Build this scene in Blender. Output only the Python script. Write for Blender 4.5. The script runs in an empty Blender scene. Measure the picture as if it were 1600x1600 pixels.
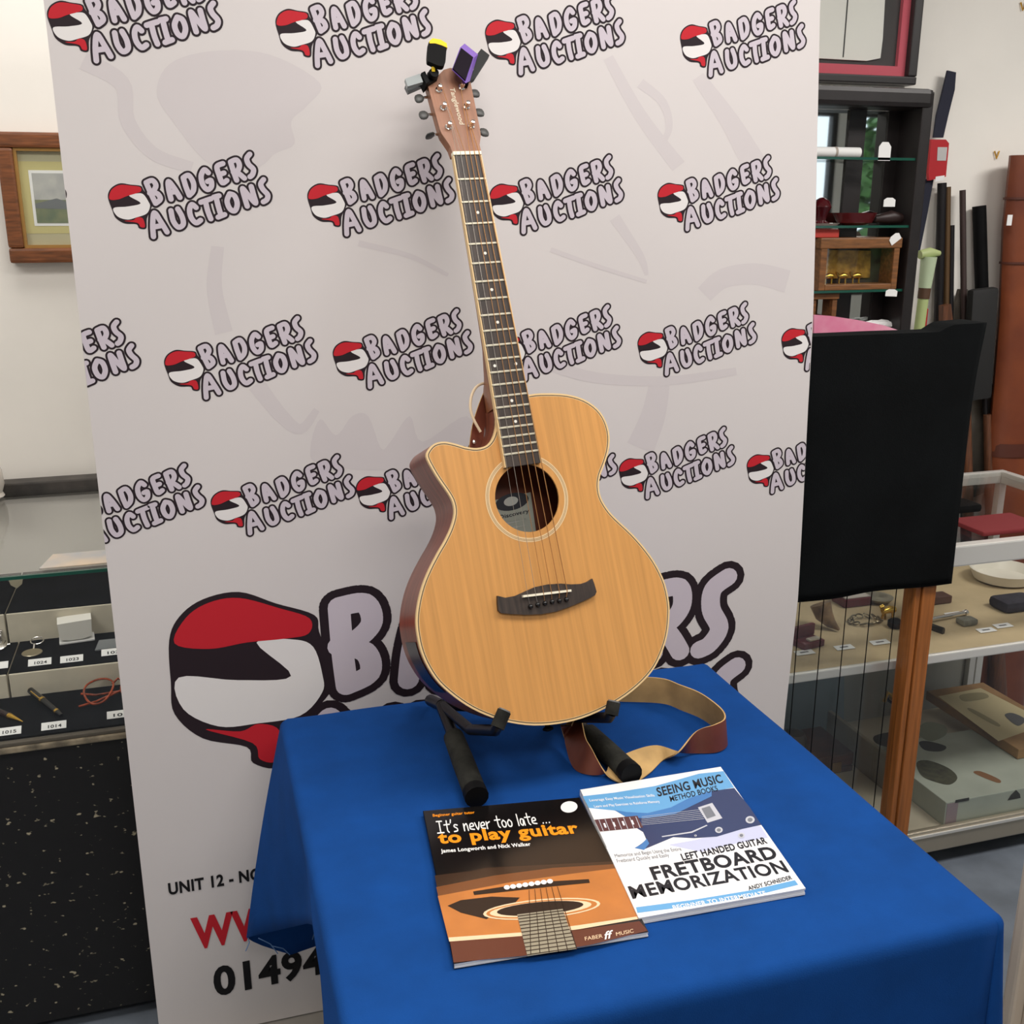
import bpy, bmesh, math, random
from mathutils import Vector, Matrix
from mathutils.geometry import tessellate_polygon
random.seed(7)
scene = bpy.context.scene
C = scene.collection

# ------------------------------------------------------------------ camera
F_PX = 1650.0
PITCH = math.radians(15.9)
YAW = math.radians(17.0)
CAM = Vector((0.0, 0.0, 1.55))
FW = Vector((math.sin(YAW)*math.cos(PITCH), math.cos(YAW)*math.cos(PITCH), -math.sin(PITCH)))
RT = Vector((math.cos(YAW), -math.sin(YAW), 0.0))
UP = RT.cross(FW)
cd = bpy.data.cameras.new('camera')
cd.sensor_width = 36.0
cd.sensor_fit = 'HORIZONTAL'
cd.lens = 36.0*F_PX/1600.0
cd.clip_start = 0.02
cam = bpy.data.objects.new('camera', cd)
C.objects.link(cam)
cam.matrix_world = Matrix(((RT.x, UP.x, -FW.x, CAM.x), (RT.y, UP.y, -FW.y, CAM.y), (RT.z, UP.z, -FW.z, CAM.z), (0, 0, 0, 1)))
scene.camera = cam

# ------------------------------------------------------------------ world, lights, exposure
world = bpy.data.worlds.new('world')
scene.world = world
world.use_nodes = True
bg = world.node_tree.nodes['Background']
bg.inputs[0].default_value = (0.80, 0.90, 1.0, 1)
bg.inputs[1].default_value = 1.6

def area(name, loc, rot, sx, sy, power, col):
    l = bpy.data.lights.new(name, 'AREA')
    l.shape = 'RECTANGLE'
    l.size = sx
    l.size_y = sy
    l.energy = power
    l.color = col
    o = bpy.data.objects.new(name, l)
    C.objects.link(o)
    o.location = loc
    o.rotation_euler = rot
    return o
LAMPS = [(0.72, 0.95, 19), (2.6, 1.0, 38), (-0.12, 2.12, 11), (-1.4, 1.0, 22), (0.4, -0.6, 27)]  # last entry is an added, unseen front fill that evens out the banner
for (lx, ly, lp) in LAMPS:
    area('ceiling_lamp', (lx, ly, 2.615), (0, 0, 0), 1.16, 0.56, lp, (1.0, 0.955, 0.915))

vs = scene.view_settings
vs.view_transform = 'Standard'
vs.look = 'None'
vs.exposure = 0.06
vs.gamma = 1.0
vs.use_curve_mapping = False

# ------------------------------------------------------------------ pixel helpers (photo taken as 1600x1600)
def ray(x, y):
    return RT*((x-800.0)/F_PX) + UP*((800.0-y)/F_PX) + FW
def atz(x, y, h):
    r = ray(x, y)
    return CAM + r*((h-CAM.z)/r.z)
def aty(x, y, Y):
    r = ray(x, y)
    return CAM + r*(Y/r.y)
def atx(x, y, X):
    r = ray(x, y)
    return CAM + r*(X/r.x)

# ------------------------------------------------------------------ materials
def lin(c):
    c = c/255.0
    return c/12.92 if c <= 0.04045 else ((c+0.055)/1.055)**2.4
def S(r, g, b):
    return (lin(r), lin(g), lin(b), 1.0)
MATS = {}
def M(name, rgb, rough=0.5, metal=0.0, var=0.0, scale=20.0, bump=0.0, bscale=200.0, stretch=None, rgb2=None, spec=0.5, coat=0.0, emit=0.0):
    if name in MATS:
        return MATS[name]
    m = bpy.data.materials.new(name)
    m.use_nodes = True
    nt = m.node_tree
    p = nt.nodes['Principled BSDF']
    p.inputs['Base Color'].default_value = S(*rgb)
    p.inputs['Roughness'].default_value = rough
    p.inputs['Metallic'].default_value = metal
    p.inputs['Specular IOR Level'].default_value = spec
    p.inputs['Coat Weight'].default_value = coat
    p.inputs['Coat Roughness'].default_value = 0.15
    if emit:
        p.inputs['Emission Color'].default_value = S(*rgb)
        p.inputs['Emission Strength'].default_value = emit
    if var > 0 or rgb2:
        tc = nt.nodes.new('ShaderNodeTexCoord')
        mp = nt.nodes.new('ShaderNodeMapping')
        if stretch:
            mp.inputs['Scale'].default_value = stretch
        nz = nt.nodes.new('ShaderNodeTexNoise')
        nz.inputs['Scale'].default_value = scale
        nz.inputs['Detail'].default_value = 5.0
        rp = nt.nodes.new('ShaderNodeValToRGB')
        rp.color_ramp.elements[0].position = 0.3
        rp.color_ramp.elements[1].position = 0.7
        if rgb2:
            a, b = rgb, rgb2
        else:
            a = tuple(min(255, v*(1+var)) for v in rgb)
            b = tuple(v*(1-var) for v in rgb)
        rp.color_ramp.elements[0].color = S(*a)
        rp.color_ramp.elements[1].color = S(*b)
        nt.links.new(tc.outputs['Object'], mp.inputs[0])
        nt.links.new(mp.outputs[0], nz.inputs['Vector'])
        nt.links.new(nz.outputs['Fac'], rp.inputs[0])
        nt.links.new(rp.outputs[0], p.inputs['Base Color'])
    if bump > 0:
        tc2 = nt.nodes.new('ShaderNodeTexCoord')
        n2 = nt.nodes.new('ShaderNodeTexNoise')
        n2.inputs['Scale'].default_value = bscale
        n2.inputs['Detail'].default_value = 3.0
        bp = nt.nodes.new('ShaderNodeBump')
        bp.inputs['Strength'].default_value = bump
        bp.inputs['Distance'].default_value = 0.002
        nt.links.new(tc2.outputs['Object'], n2.inputs['Vector'])
        nt.links.new(n2.outputs['Fac'], bp.inputs['Height'])
        nt.links.new(bp.outputs[0], p.inputs['Normal'])
    MATS[name] = m
    return m
def glass(name, tint=(0.985, 0.992, 0.988), refl=1.0):
    if name in MATS:
        return MATS[name]
    m = bpy.data.materials.new(name)
    m.use_nodes = True
    nt = m.node_tree
    for n in list(nt.nodes):
        nt.nodes.remove(n)
    out = nt.nodes.new('ShaderNodeOutputMaterial')
    mx = nt.nodes.new('ShaderNodeMixShader')
    tr = nt.nodes.new('ShaderNodeBsdfTransparent')
    tr.inputs[0].default_value = (*tint, 1)
    gl = nt.nodes.new('ShaderNodeBsdfGlossy')
    gl.inputs['Roughness'].default_value = 0.02
    # Schlick reflectance from the facing angle, the same on both faces of the pane
    fr = nt.nodes.new('ShaderNodeLayerWeight')
    fr.inputs[0].default_value = 0.5
    pw = nt.nodes.new('ShaderNodeMath')
    pw.operation = 'POWER'
    pw.inputs[1].default_value = 5.0
    mu = nt.nodes.new('ShaderNodeMath')
    mu.operation = 'MULTIPLY_ADD'
    mu.inputs[1].default_value = 0.96*refl
    mu.inputs[2].default_value = 0.035*refl
    nt.links.new(fr.outputs['Facing'], pw.inputs[0])
    nt.links.new(pw.outputs[0], mu.inputs[0])
    nt.links.new(mu.outputs[0], mx.inputs[0])
    nt.links.new(tr.outputs[0], mx.inputs[1])
    nt.links.new(gl.outputs[0], mx.inputs[2])
    nt.links.new(mx.outputs[0], out.inputs[0])
    MATS[name] = m
    return m

# ------------------------------------------------------------------ mesh builder
def catmull(pts, n=6, closed=False):
    P = [Vector(p) for p in pts]
    out = []
    N = len(P)
    rng = range(N if closed else N-1)
    for i in rng:
        if closed:
            a, b, c, d = P[(i-1) % N], P[i], P[(i+1) % N], P[(i+2) % N]
        else:
            a, b, c, d = P[max(i-1, 0)], P[i], P[i+1], P[min(i+2, N-1)]
        for k in range(n):
            t = k/n
            out.append(0.5*((2*b) + (c-a)*t + (2*a-5*b+4*c-d)*t*t + (3*b-a-3*c+d)*t**3))
    if not closed:
        out.append(P[-1].copy())
    return out

class MB:
    def __init__(s):
        s.v, s.f, s.m = [], [], []
        s.cur = 0
    def add(s, verts, faces):
        o = len(s.v)
        s.v += [Vector(v) for v in verts]
        for f in faces:
            s.f.append([o+i for i in f])
            s.m.append(s.cur)
    def mat(s, i):
        s.cur = i
        return s
    def box(s, a, b, mtx=None):
        x0, y0, z0 = a
        x1, y1, z1 = b
        vs_ = [Vector(p) for p in ((x0, y0, z0), (x1, y0, z0), (x1, y1, z0), (x0, y1, z0), (x0, y0, z1), (x1, y0, z1), (x1, y1, z1), (x0, y1, z1))]
        if mtx:
            vs_ = [mtx @ p for p in vs_]
        s.add(vs_, [(3, 2, 1, 0), (4, 5, 6, 7), (0, 1, 5, 4), (1, 2, 6, 5), (2, 3, 7, 6), (3, 0, 4, 7)])
        return s
    def bbox(s, a, b, r=0.004, mtx=None):
        """box with chamfered edges"""
        bm = bmesh.new()
        bmesh.ops.create_cube(bm, size=1)
        a, b = Vector(a), Vector(b)
        d = b-a
        for v in bm.verts:
            v.co = Vector((v.co.x*d.x, v.co.y*d.y, v.co.z*d.z)) + (a+b)/2
        r = min(r, 0.45*min(abs(d.x), abs(d.y), abs(d.z)))
        bmesh.ops.bevel(bm, geom=bm.edges[:], offset=r, segments=2, profile=0.6, affect='EDGES')
        s.addbm(bm, mtx)
        return s
    def addbm(s, bm, mtx=None):
        bm.verts.index_update()
        s.add([(mtx @ v.co) if mtx else v.co.copy() for v in bm.verts], [[v.index for v in f.verts] for f in bm.faces])
        bm.free()
    def tube(s, path, r, n=10, caps=True, flat=None):
        P = [Vector(p) for p in path]
        R = r if isinstance(r, (list, tuple)) else [r]*len(P)
        rings = []
        ref = None
        for i, p in enumerate(P):
            t = (P[min(i+1, len(P)-1)]-P[max(i-1, 0)]).normalized()
            if ref is None:
                ref = Vector((0, 0, 1)) if abs(t.z) < 0.9 else Vector((1, 0, 0))
            u = (ref - t*ref.dot(t))
            if u.length < 1e-6:
                u = t.orthogonal()
            u.normalize()
            w = t.cross(u)
            ref = u
            fl = flat if flat else 1.0
            rings.append([p + (u*math.cos(2*math.pi*k/n)*fl + w*math.sin(2*math.pi*k/n))*R[i] for k in range(n)])
        vs_ = [v for rg in rings for v in rg]
        fs = []
        for i in range(len(P)-1):
            for k in range(n):
                fs.append((i*n+k, i*n+(k+1) % n, (i+1)*n+(k+1) % n, (i+1)*n+k))
        if caps:
            fs.append(tuple(range(n-1, -1, -1)))
            fs.append(tuple((len(P)-1)*n+k for k in range(n)))
        s.add(vs_, fs)
        return s
    def lathe(s, prof, n=20, mtx=None):
        """prof: list of (r,z)"""
        vs_ = []
        for (r, z) in prof:
            for k in range(n):
                a = 2*math.pi*k/n
                vs_.append(Vector((r*math.cos(a), r*math.sin(a), z)))
        if mtx:
            vs_ = [mtx @ v for v in vs_]
        fs = []
        for i in range(len(prof)-1):
            for k in range(n):
                fs.append((i*n+k, i*n+(k+1) % n, (i+1)*n+(k+1) % n, (i+1)*n+k))
        fs.append(tuple(range(n-1, -1, -1)))
        fs.append(tuple((len(prof)-1)*n+k for k in range(n)))
        s.add(vs_, fs)
        return s
    def poly(s, pts):
        """flat polygon given as 3D points (tessellated)"""
        P = [Vector(p) for p in pts]
        for t in tessellate_polygon([P]):
            s.add([P[i] for i in t], [(0, 1, 2)])
        return s
    def prism(s, pts, off):
        """extrude a 3D polygon by vector off"""
        P = [Vector(p) for p in pts]
        off = Vector(off)
        n = len(P)
        tris = tessellate_polygon([P])
        vs_ = P + [p+off for p in P]
        fs = [tuple(t) for t in tris] + [tuple(i+n for i in reversed(t)) for t in tris]
        fs += [(i, (i+1) % n, (i+1) % n+n, i+n) for i in range(n)]
        s.add(vs_, fs)
        return s
    def strip(s, A, B):
        n = len(A)
        s.add(list(A)+list(B), [(i, i+1, n+i+1, n+i) for i in range(n-1)])
        return s
    def build(s, name, mats, parent=None, smooth=False, local=False, weld=0.0):
        me = bpy.data.meshes.new(name)
        off = Vector((0, 0, 0))
        if parent is not None and not local:
            q = parent
            while q is not None:
                off += q.location
                q = q.parent
        me.from_pydata([tuple(v-off) for v in s.v], [], s.f)
        mats = mats if isinstance(mats, (list, tuple)) else [mats]
        for m in mats:
            me.materials.append(m)
        if len(mats) > 1:
            me.polygons.foreach_set('material_index', s.m)
        me.update()
        bm = bmesh.new()
        bm.from_mesh(me)
        if weld:
            bmesh.ops.remove_doubles(bm, verts=bm.verts[:], dist=weld)
        bmesh.ops.recalc_face_normals(bm, faces=bm.faces[:])
        bm.to_mesh(me)
        bm.free()
        if smooth:
            me.polygons.foreach_set('use_smooth', [True]*len(me.polygons))
            try:
                me.set_sharp_from_angle(angle=math.radians(40))
            except Exception:
                pass
        o = bpy.data.objects.new(name, me)
        C.objects.link(o)
        if parent is not None:
            o.parent = parent
        return o

def tag(o, label, cat, group=None):
    o['label'] = label
    o['category'] = cat
    if group:
        o['group'] = group
    return o
def thing(name, label, cat, loc=(0, 0, 0), group=None):
    o = bpy.data.objects.new(name, None)
    o.empty_display_size = 0.05
    C.objects.link(o)
    o.location = loc
    return tag(o, label, cat, group)
def one(mb, name, mats, label, cat, group=None, smooth=False, base=None, weld=0.0):
    """a thing that is one mesh, origin at its base"""
    if base is None:
        lo = Vector((min(v.x for v in mb.v), min(v.y for v in mb.v), min(v.z for v in mb.v)))
        hi = Vector((max(v.x for v in mb.v), max(v.y for v in mb.v), max(v.z for v in mb.v)))
        base = Vector(((lo.x+hi.x)/2, (lo.y+hi.y)/2, lo.z))
    mb.v = [v-Vector(base) for v in mb.v]
    o = mb.build(name, mats, None, smooth, weld=weld)
    o.location = base
    return tag(o, label, cat, group)
def struct(o):
    o['kind'] = 'structure'
    return o

# text made into flat triangles
TXT = {}
def text_geo(t, bold=0.0, shear=0.0):
    k = (t, bold, shear)
    if k in TXT:
        return TXT[k]
    cu = bpy.data.curves.new('lettering', 'FONT')
    cu.body = t
    cu.offset = bold
    cu.space_character = 1.0+bold*2.2
    cu.shear = shear
    cu.resolution_u = 4
    ob = bpy.data.objects.new('lettering', cu)
    C.objects.link(ob)
    bpy.context.view_layer.update()
    me = bpy.data.meshes.new_from_object(ob.evaluated_get(bpy.context.evaluated_depsgraph_get()))
    V = [v.co.copy() for v in me.vertices]
    Fc = [list(p.vertices) for p in me.polygons]
    bpy.data.objects.remove(ob)
    bpy.data.curves.remove(cu)
    bpy.data.meshes.remove(me)
    x0 = min(v.x for v in V); x1 = max(v.x for v in V)
    y1 = max(v.y for v in V)
    y0 = min(v.y for v in V)
    V = [((v.x-x0)/(x1-x0), (v.y-y0)/(y1-y0)) for v in V]
    TXT[k] = (V, Fc)
    return TXT[k]
def put_text(mb, t, BL, BR, TL, bold=0.02, shear=0.0, off=Vector((0, 0, 0))):
    V, Fc = text_geo(t, bold, shear)
    BL, BR, TL = Vector(BL), Vector(BR), Vector(TL)
    mb.add([BL + (BR-BL)*u + (TL-BL)*w + off for (u, w) in V], Fc)

# ------------------------------------------------------------------ common materials
m_wall = M('wall_paint', (240, 236, 228), 0.75, var=0.02, scale=2.5, bump=0.08, bscale=60)
m_ceil = M('ceiling_paint', (240, 238, 232), 0.9)
m_floor = M('grey_lino', (108, 116, 126), 0.45, var=0.10, scale=9, bump=0.03)
m_white = M('white_plastic', (235, 235, 232), 0.45)
m_paper = M('white_paper', (238, 238, 236), 0.7)
m_black = M('black_plastic', (12, 12, 13), 0.6, spec=0.12)
m_blackwood = M('black_wood', (26, 22, 22), 0.45, var=0.2, scale=30)
m_ink = M('black_ink', (12, 11, 12), 0.6)
m_chrome = M('chrome', (225, 222, 218), 0.16, 1.0)
m_alu = M('aluminium', (222, 220, 214), 0.38, 0.35, bump=0.02)
m_brass = M('brass', (205, 160, 70), 0.25, 1.0)
m_gold = M('gold', (222, 180, 80), 0.25, 1.0)
m_red = M('red_card', (178, 22, 32), 0.5)
m_cream = M('cream_board', (212, 204, 184), 0.7, var=0.05, scale=15)
m_felt = M('black_felt', (10, 10, 12), 0.95, var=0.3, scale=40, bump=0.15, bscale=500, spec=0.15)
m_glass = glass('glass')
m_glassedge = M('glass_edge_green', (24, 78, 64), 0.15, spec=0.6)
m_mirror = M('mirror', (225, 230, 228), 0.02, 1.0)

# ================================================================== SETTING
WY = 2.60      # back wall
RX0, RX1, RY0, CH = -2.6, 6.6, -3.2, 2.65
struct(MB().box((RX0, RY0, -0.05), (RX1, WY, 0)).build('floor', m_floor))
struct(MB().box((RX0, RY0, CH), (RX1, WY, CH+0.05)).build('ceiling', m_ceil))
struct(MB().box((RX0-0.1, WY, 0), (RX1+0.1, WY+0.1, CH)).build('wall_back', m_wall))
struct(MB().box((RX0-0.1, RY0, 0), (RX0, WY, CH)).build('wall_left', m_wall))
struct(MB().box((RX1, RY0, 0), (RX1+0.1, WY, CH)).build('wall_right', m_wall))
# wall behind the camera, with windows on to the garden
WIN = [(3.6, 4.2), (4.75, 5.27), (5.45, 6.3)]
wb = MB()
wb.box((RX0, RY0-0.1, 0), (RX1, RY0, 0.85)).box((RX0, RY0-0.1, 2.35), (RX1, RY0, CH))
xs = [RX0] + [v for w in WIN for v in w] + [RX1]
for i in range(0, len(xs), 2):
    wb.box((xs[i], RY0-0.1, 0.85), (xs[i+1], RY0, 2.35))
struct(wb.build('wall_front', m_wall))
for i, (a, b) in enumerate(WIN):
    w = bpy.data.objects.new('window_%d' % (i+1), None)
    C.objects.link(w)
    w.location = ((a+b)/2, RY0-0.05, 0.85)
    struct(w)
    fm = MB()
    fm.box((a, RY0-0.08, 0.85), (a+0.05, RY0-0.02, 2.35)).box((b-0.05, RY0-0.08, 0.85), (b, RY0-0.02, 2.35))
    fm.box((a+0.05, RY0-0.08, 0.85), (b-0.05, RY0-0.02, 0.9)).box((a+0.05, RY0-0.08, 2.3), (b-0.05, RY0-0.02, 2.35))
    fm.build('window_frame', M('dark_window_frame', (38, 32, 30), 0.5), w)
    MB().box((a+0.05, RY0-0.053, 0.9), (b-0.05, RY0-0.049, 2.3)).build('pane', m_glass, w)
# shrub outside the windows
def leafball(mb, c, R, n, size):
    for _ in range(n):
        d = Vector((random.gauss(0, 1), random.gauss(0, 1), random.gauss(0, 1))).normalized()*R*random.uniform(0.6, 1.0)
        p = Vector(c)+d
        u = Vector((random.gauss(0, 1), random.gauss(0, 1), random.gauss(0, 1))).normalized()*size
        w = u.orthogonal().normalized()*size*0.6
        mb.add([p-u, p+w, p+u, p-w], [(0, 1, 2, 3)])
hb = MB()
for i in range(15):
    leafball(hb, (7.02+(i % 5)*0.30, RY0-1.6, 1.0+0.55*(i//5)+0.2*(i % 2)), 0.5, 330, 0.10)
shrub = thing('garden_shrub', 'leafy green shrub outside the window seen in the cabinet mirror', 'shrub', (7.4, RY0-1.6, 0))
fo = hb.build('foliage', M('shrub_leaf', (62, 96, 46), 0.6, var=0.35, scale=3), shrub)
fo['kind'] = 'stuff'
MB().tube([(7.4, RY0-1.6, 0), (7.42, RY0-1.6, 0.6), (7.45, RY0-1.6, 1.1)], [0.05, 0.04, 0.03]).build('stem', M('bark', (80, 62, 45), 0.9), shrub)

# ceiling lamp housings (the lights sit right under them); the last holds the added fill
for i, (lx, ly, lp) in enumerate(LAMPS):
    t = thing('ceiling_light', ['white ceiling light panel above the blue table', 'white ceiling light panel above the right end of the room', 'white ceiling light panel behind the banner', 'white ceiling light panel above the left display case', 'added ceiling fill panel above the camera'][i], 'light', (lx, ly, CH), 'ceiling light panels')
    MB().box((lx-0.62, ly-0.32, 2.62), (lx+0.62, ly+0.32, CH)).build('housing', m_white, t)

# cream pedestal whose edge shows in the bottom right corner of the picture
PX = aty(1585, 1430, 1.17).x
m_crm = M('cream_gloss_paint', (214, 200, 182), 0.5, var=0.04, scale=6)
ped = thing('display_pedestal', 'cream painted pedestal cut off by the bottom right corner', 'pedestal', (PX+0.15, 1.03, 0))
MB().bbox((PX, 1.145, 0.04), (PX+0.30, 1.17, 0.97), 0.006).build('back_board', m_crm, ped)
MB().bbox((PX+0.02, 0.90, 0.04), (PX+0.28, 1.1445, 0.97), 0.006).build('body', m_crm, ped)
MB().bbox((PX+0.03, 0.92, 0.0), (PX+0.27, 1.15, 0.0395), 0.003).build('plinth', m_crm, ped)
MB().bbox((PX+0.005, 0.89, 0.9705), (PX+0.31, 1.17, 1.0), 0.004).build('top_slab', m_crm, ped)

# ================================================================== BANNER
BY = 1.75
def bn(x, y, d=0.0):
    p = aty(x, y, BY)
    return Vector((p.x, BY-0.00105-d, p.z))
banner = thing('backdrop_banner', 'tall white printed backdrop banner with repeated red and black auction logos', 'banner', ((aty(160, 800, BY).x+aty(1260, 800, BY).x)/2, BY, 0))
ztop = aty(600, 0, BY).z + 0.17
zbot = 0.05
def lx_at(z):     # left edge
    a, b = aty(68, 0, BY), aty(248, 1600, BY)
    return a.x + (b.x-a.x)*(z-a.z)/(b.z-a.z)
RE = [aty(x, y, BY) for (x, y) in ((1281, 0), (1275, 300), (1270, 500), (1262, 640), (1256, 760), (1247, 930), (1225, 1130))]
def rx_at(z):
    R = RE
    if z >= R[0].z:
        return R[0].x
    for i in range(len(R)-1):
        if R[i].z >= z >= R[i+1].z:
            t = (R[i].z-z)/(R[i].z-R[i+1].z)
            return R[i].x + (R[i+1].x-R[i].x)*t
    return R[-1].x
zs = [zbot + (ztop-zbot)*i/40 for i in range(41)]
L_ = [Vector((lx_at(z), BY, z)) for z in zs]
R_ = [Vector((rx_at(z), BY, z)) for z in zs]
bm_ = MB()
bm_.strip([p+Vector((0, -0.001, 0)) for p in L_], [p+Vector((0, -0.001, 0)) for p in R_])
bm_.strip([p+Vector((0, 0.001, 0)) for p in L_], [p+Vector((0, 0.001, 0)) for p in R_])
bm_.strip([p+Vector((0, -0.001, 0)) for p in L_], [p+Vector((0, 0.001, 0)) for p in L_])
bm_.strip([p+Vector((0, -0.001, 0)) for p in R_], [p+Vector((0, 0.001, 0)) for p in R_])
m_ban = M('banner_fabric', (217, 211, 209), 0.62, bump=0.03, bscale=30, spec=0.3)
bm_.build('fabric_panel', m_ban, banner)
MB().bbox((lx_at(0)-0.01, BY-0.05, 0.0), (rx_at(0)+0.01, BY+0.06, 0.048), 0.012).build('base_cassette', M('silver_grey_cassette', (176, 172, 164), 0.4, 0.6), banner)
MB().bbox((lx_at(ztop), BY-0.012, ztop), (rx_at(ztop), BY+0.012, ztop+0.03), 0.006).build('top_rail', m_alu, banner)
MB().tube([((lx_at(1)+rx_at(1))/2, BY+0.04, 0.04), ((lx_at(1)+rx_at(1))/2, BY+0.03, ztop+0.02)], 0.008).build('support_pole', m_alu, banner)

# ---- faint pale patches printed large behind the logos
m_wm = M('pale_print', (210, 203, 203), 0.62, spec=0.3)
def soft(pts, d=0.00005, n=5):
    q = catmull([(x, y, 0) for x, y in pts], n, True)
    MB().poly([bn(v.x, v.y, d) for v in q]).build('pale_print', m_wm, banner)
def band(pts, w0, w1, d=0.00005):
    q = catmull([(x, y, 0) for x, y in pts], 6)
    A, B = [], []
    for i, v in enumerate(q):
        t = (q[min(i+1, len(q)-1)]-q[max(i-1, 0)]).normalized()
        nn = Vector((-t.y, t.x, 0))
        w = w0+(w1-w0)*i/(len(q)-1)
        A.append(bn(v.x+nn.x*w, v.y+nn.y*w, d))
        B.append(bn(v.x-nn.x*w, v.y-nn.y*w, d))
    MB().strip(A, B).build('pale_print', m_wm, banner)
soft([(265, 100), (330, 80), (420, 85), (500, 130), (480, 165), (455, 190), (460, 225), (430, 240), (400, 262), (330, 258), (270, 190), (245, 145)])
band([(130, 95), (190, 130), (200, 190), (240, 240), (300, 262)], 14, 9, 0.00009)
band([(340, 385), (335, 450), (350, 520)], 10, 14)
band([(400, 600), (440, 650), (470, 670), (495, 640)], 14, 5)
soft([(485, 700), (500, 655), (525, 680), (550, 650), (575, 650), (595, 700), (610, 690), (640, 650), (660, 690), (730, 650), (740, 720), (600, 735), (500, 725)])
band([(950, 90), (1000, 180), (1060, 260)], 8, 12)
band([(1090, 120), (1140, 190), (1180, 260)], 10, 20)
band([(1000, 130), (1035, 160), (1045, 200), (1030, 230)], 8, 4, 0.00009)
band([(960, 340), (1000, 400), (1010, 430)], 9, 3)
band([(860, 390), (930, 415), (1010, 440)], 4, 3, 0.00009)
band([(1100, 460), (1130, 435), (1180, 428), (1230, 440)], 14, 18)
band([(860, 570), (930, 590), (1040, 595), (1150, 580)], 10, 6, 0.00009)
band([(1030, 600), (1020, 650), (1000, 700)], 16, 22)
band([(560, 380), (640, 400), (700, 430)], 5, 3)

# ---- the logo: rounded outlined letters beside a plain red-topped badge
m_lav = M('lavender_print', (205, 195, 204), 0.62, spec=0.3)
m_pk = M('dark_print', (38, 26, 32), 0.62, spec=0.3)
m_pr = M('red_print', (196, 34, 46), 0.62, spec=0.3)
m_pw = M('white_print', (232, 228, 226), 0.62, spec=0.3)
LOGO = [
    # BADGERS
    [[(428, 372), (468, 480), (502, 562)], [(428, 372), (482, 352), (512, 395), (492, 442), (455, 468)], [(460, 466), (520, 472), (545, 522), (502, 562)]],
    [[(638, 524), (622, 440), (622, 362), (668, 420), (716, 508)], [(632, 462), (685, 455)]],
    [[(752, 328), (772, 410), (798, 488)], [(752, 328), (800, 305), (838, 372), (835, 445), (798, 488)]],
    [[(972, 282), (938, 254), (908, 312), (920, 392), (958, 436), (994, 408), (992, 352), (962, 362)]],
    [[(1102, 198), (1050, 225), (1064, 300), (1090, 374), (1130, 352)], [(1064, 300), (1108, 284)]],
    [[(1170, 183), (1192, 270), (1216, 350)], [(1170, 183), (1222, 164), (1246, 212), (1228, 262), (1190, 276)], [(1208, 270), (1250, 300), (1284, 332)]],
    [[(1340, 112), (1312, 152), (1326, 205), (1366, 250), (1356, 298), (1334, 318)]],
    # AUCTIONS
    [[(470, 866), (468, 760), (486, 648), (540, 730), (590, 824)], [(476, 778), (550, 764)]],
    [[(632, 628), (648, 722), (690, 780), (734, 752), (726, 682), (692, 612)]],
    [[(852, 600), (816, 572), (794, 622), (806, 694), (846, 740), (886, 716)]],
    [[(896, 552), (950, 532), (985, 520)], [(936, 545), (952, 630), (976, 704)]],
    [[(1010, 505), (1056, 492)], [(1030, 505), (1046, 590), (1066, 672)], [(1040, 688), (1098, 664)]],
    [[(1150, 474), (1124, 540), (1146, 612), (1188, 630), (1212, 568), (1192, 494), (1150, 474)]],
    [[(1298, 588), (1278, 505), (1264, 426), (1312, 490), (1372, 560), (1356, 480), (1340, 408)]],
    [[(1450, 344), (1424, 384), (1440, 432), (1480, 482), (1472, 526), (1440, 548)]],
]
def lgpx(x, y):          # crop coordinates of the traced logo -> photo pixels
    return 465+x*0.1625, 225+y*0.1625
LREF = aty(*lgpx(45, 560), BY)
def lg(x, y):
    p = aty(*lgpx(x, y), BY)
    return Vector((p.x-LREF.x, 0, p.z-LREF.z))
from mathutils.geometry import delaunay_2d_cdt
def stroke_union(mb, polylines, r, fn):
    """union of thick round-ended strokes, as clean flat triangles; polylines in 2D units, fn maps 2D -> 3D"""
    V, Fc = [], []
    n = 14
    for pl in polylines:
        for i, p in enumerate(pl):
            o = len(V)
            a0 = random.uniform(0, 0.4)
            V += [Vector((p[0]+math.cos(a0+2*math.pi*k/n)*r, p[1]+math.sin(a0+2*math.pi*k/n)*r)) for k in range(n)]
            Fc.append(list(range(o, o+n)))
            if i:
                q = pl[i-1]
                t = Vector((p[0]-q[0], p[1]-q[1]))
                if t.length < 0.05:
                    continue
                t.normalize()
                nn = Vector((-t.y, t.x))*r*0.999
                o = len(V)
                q2, p2 = Vector((q[0], q[1])), Vector((p[0], p[1]))
                V += [q2-nn, p2-nn, p2+nn, q2+nn]
                Fc.append([o, o+1, o+2, o+3])
    ov, oe, of, _, _, orig = delaunay_2d_cdt(V, [], Fc, 0, 0.01)
    mb.add([fn(v.x, v.y) for v in ov], [tuple(f) for f, src in zip(of, orig) if src])
upx = (lg(100, 100)-lg(200, 100)).length/100.0
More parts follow.
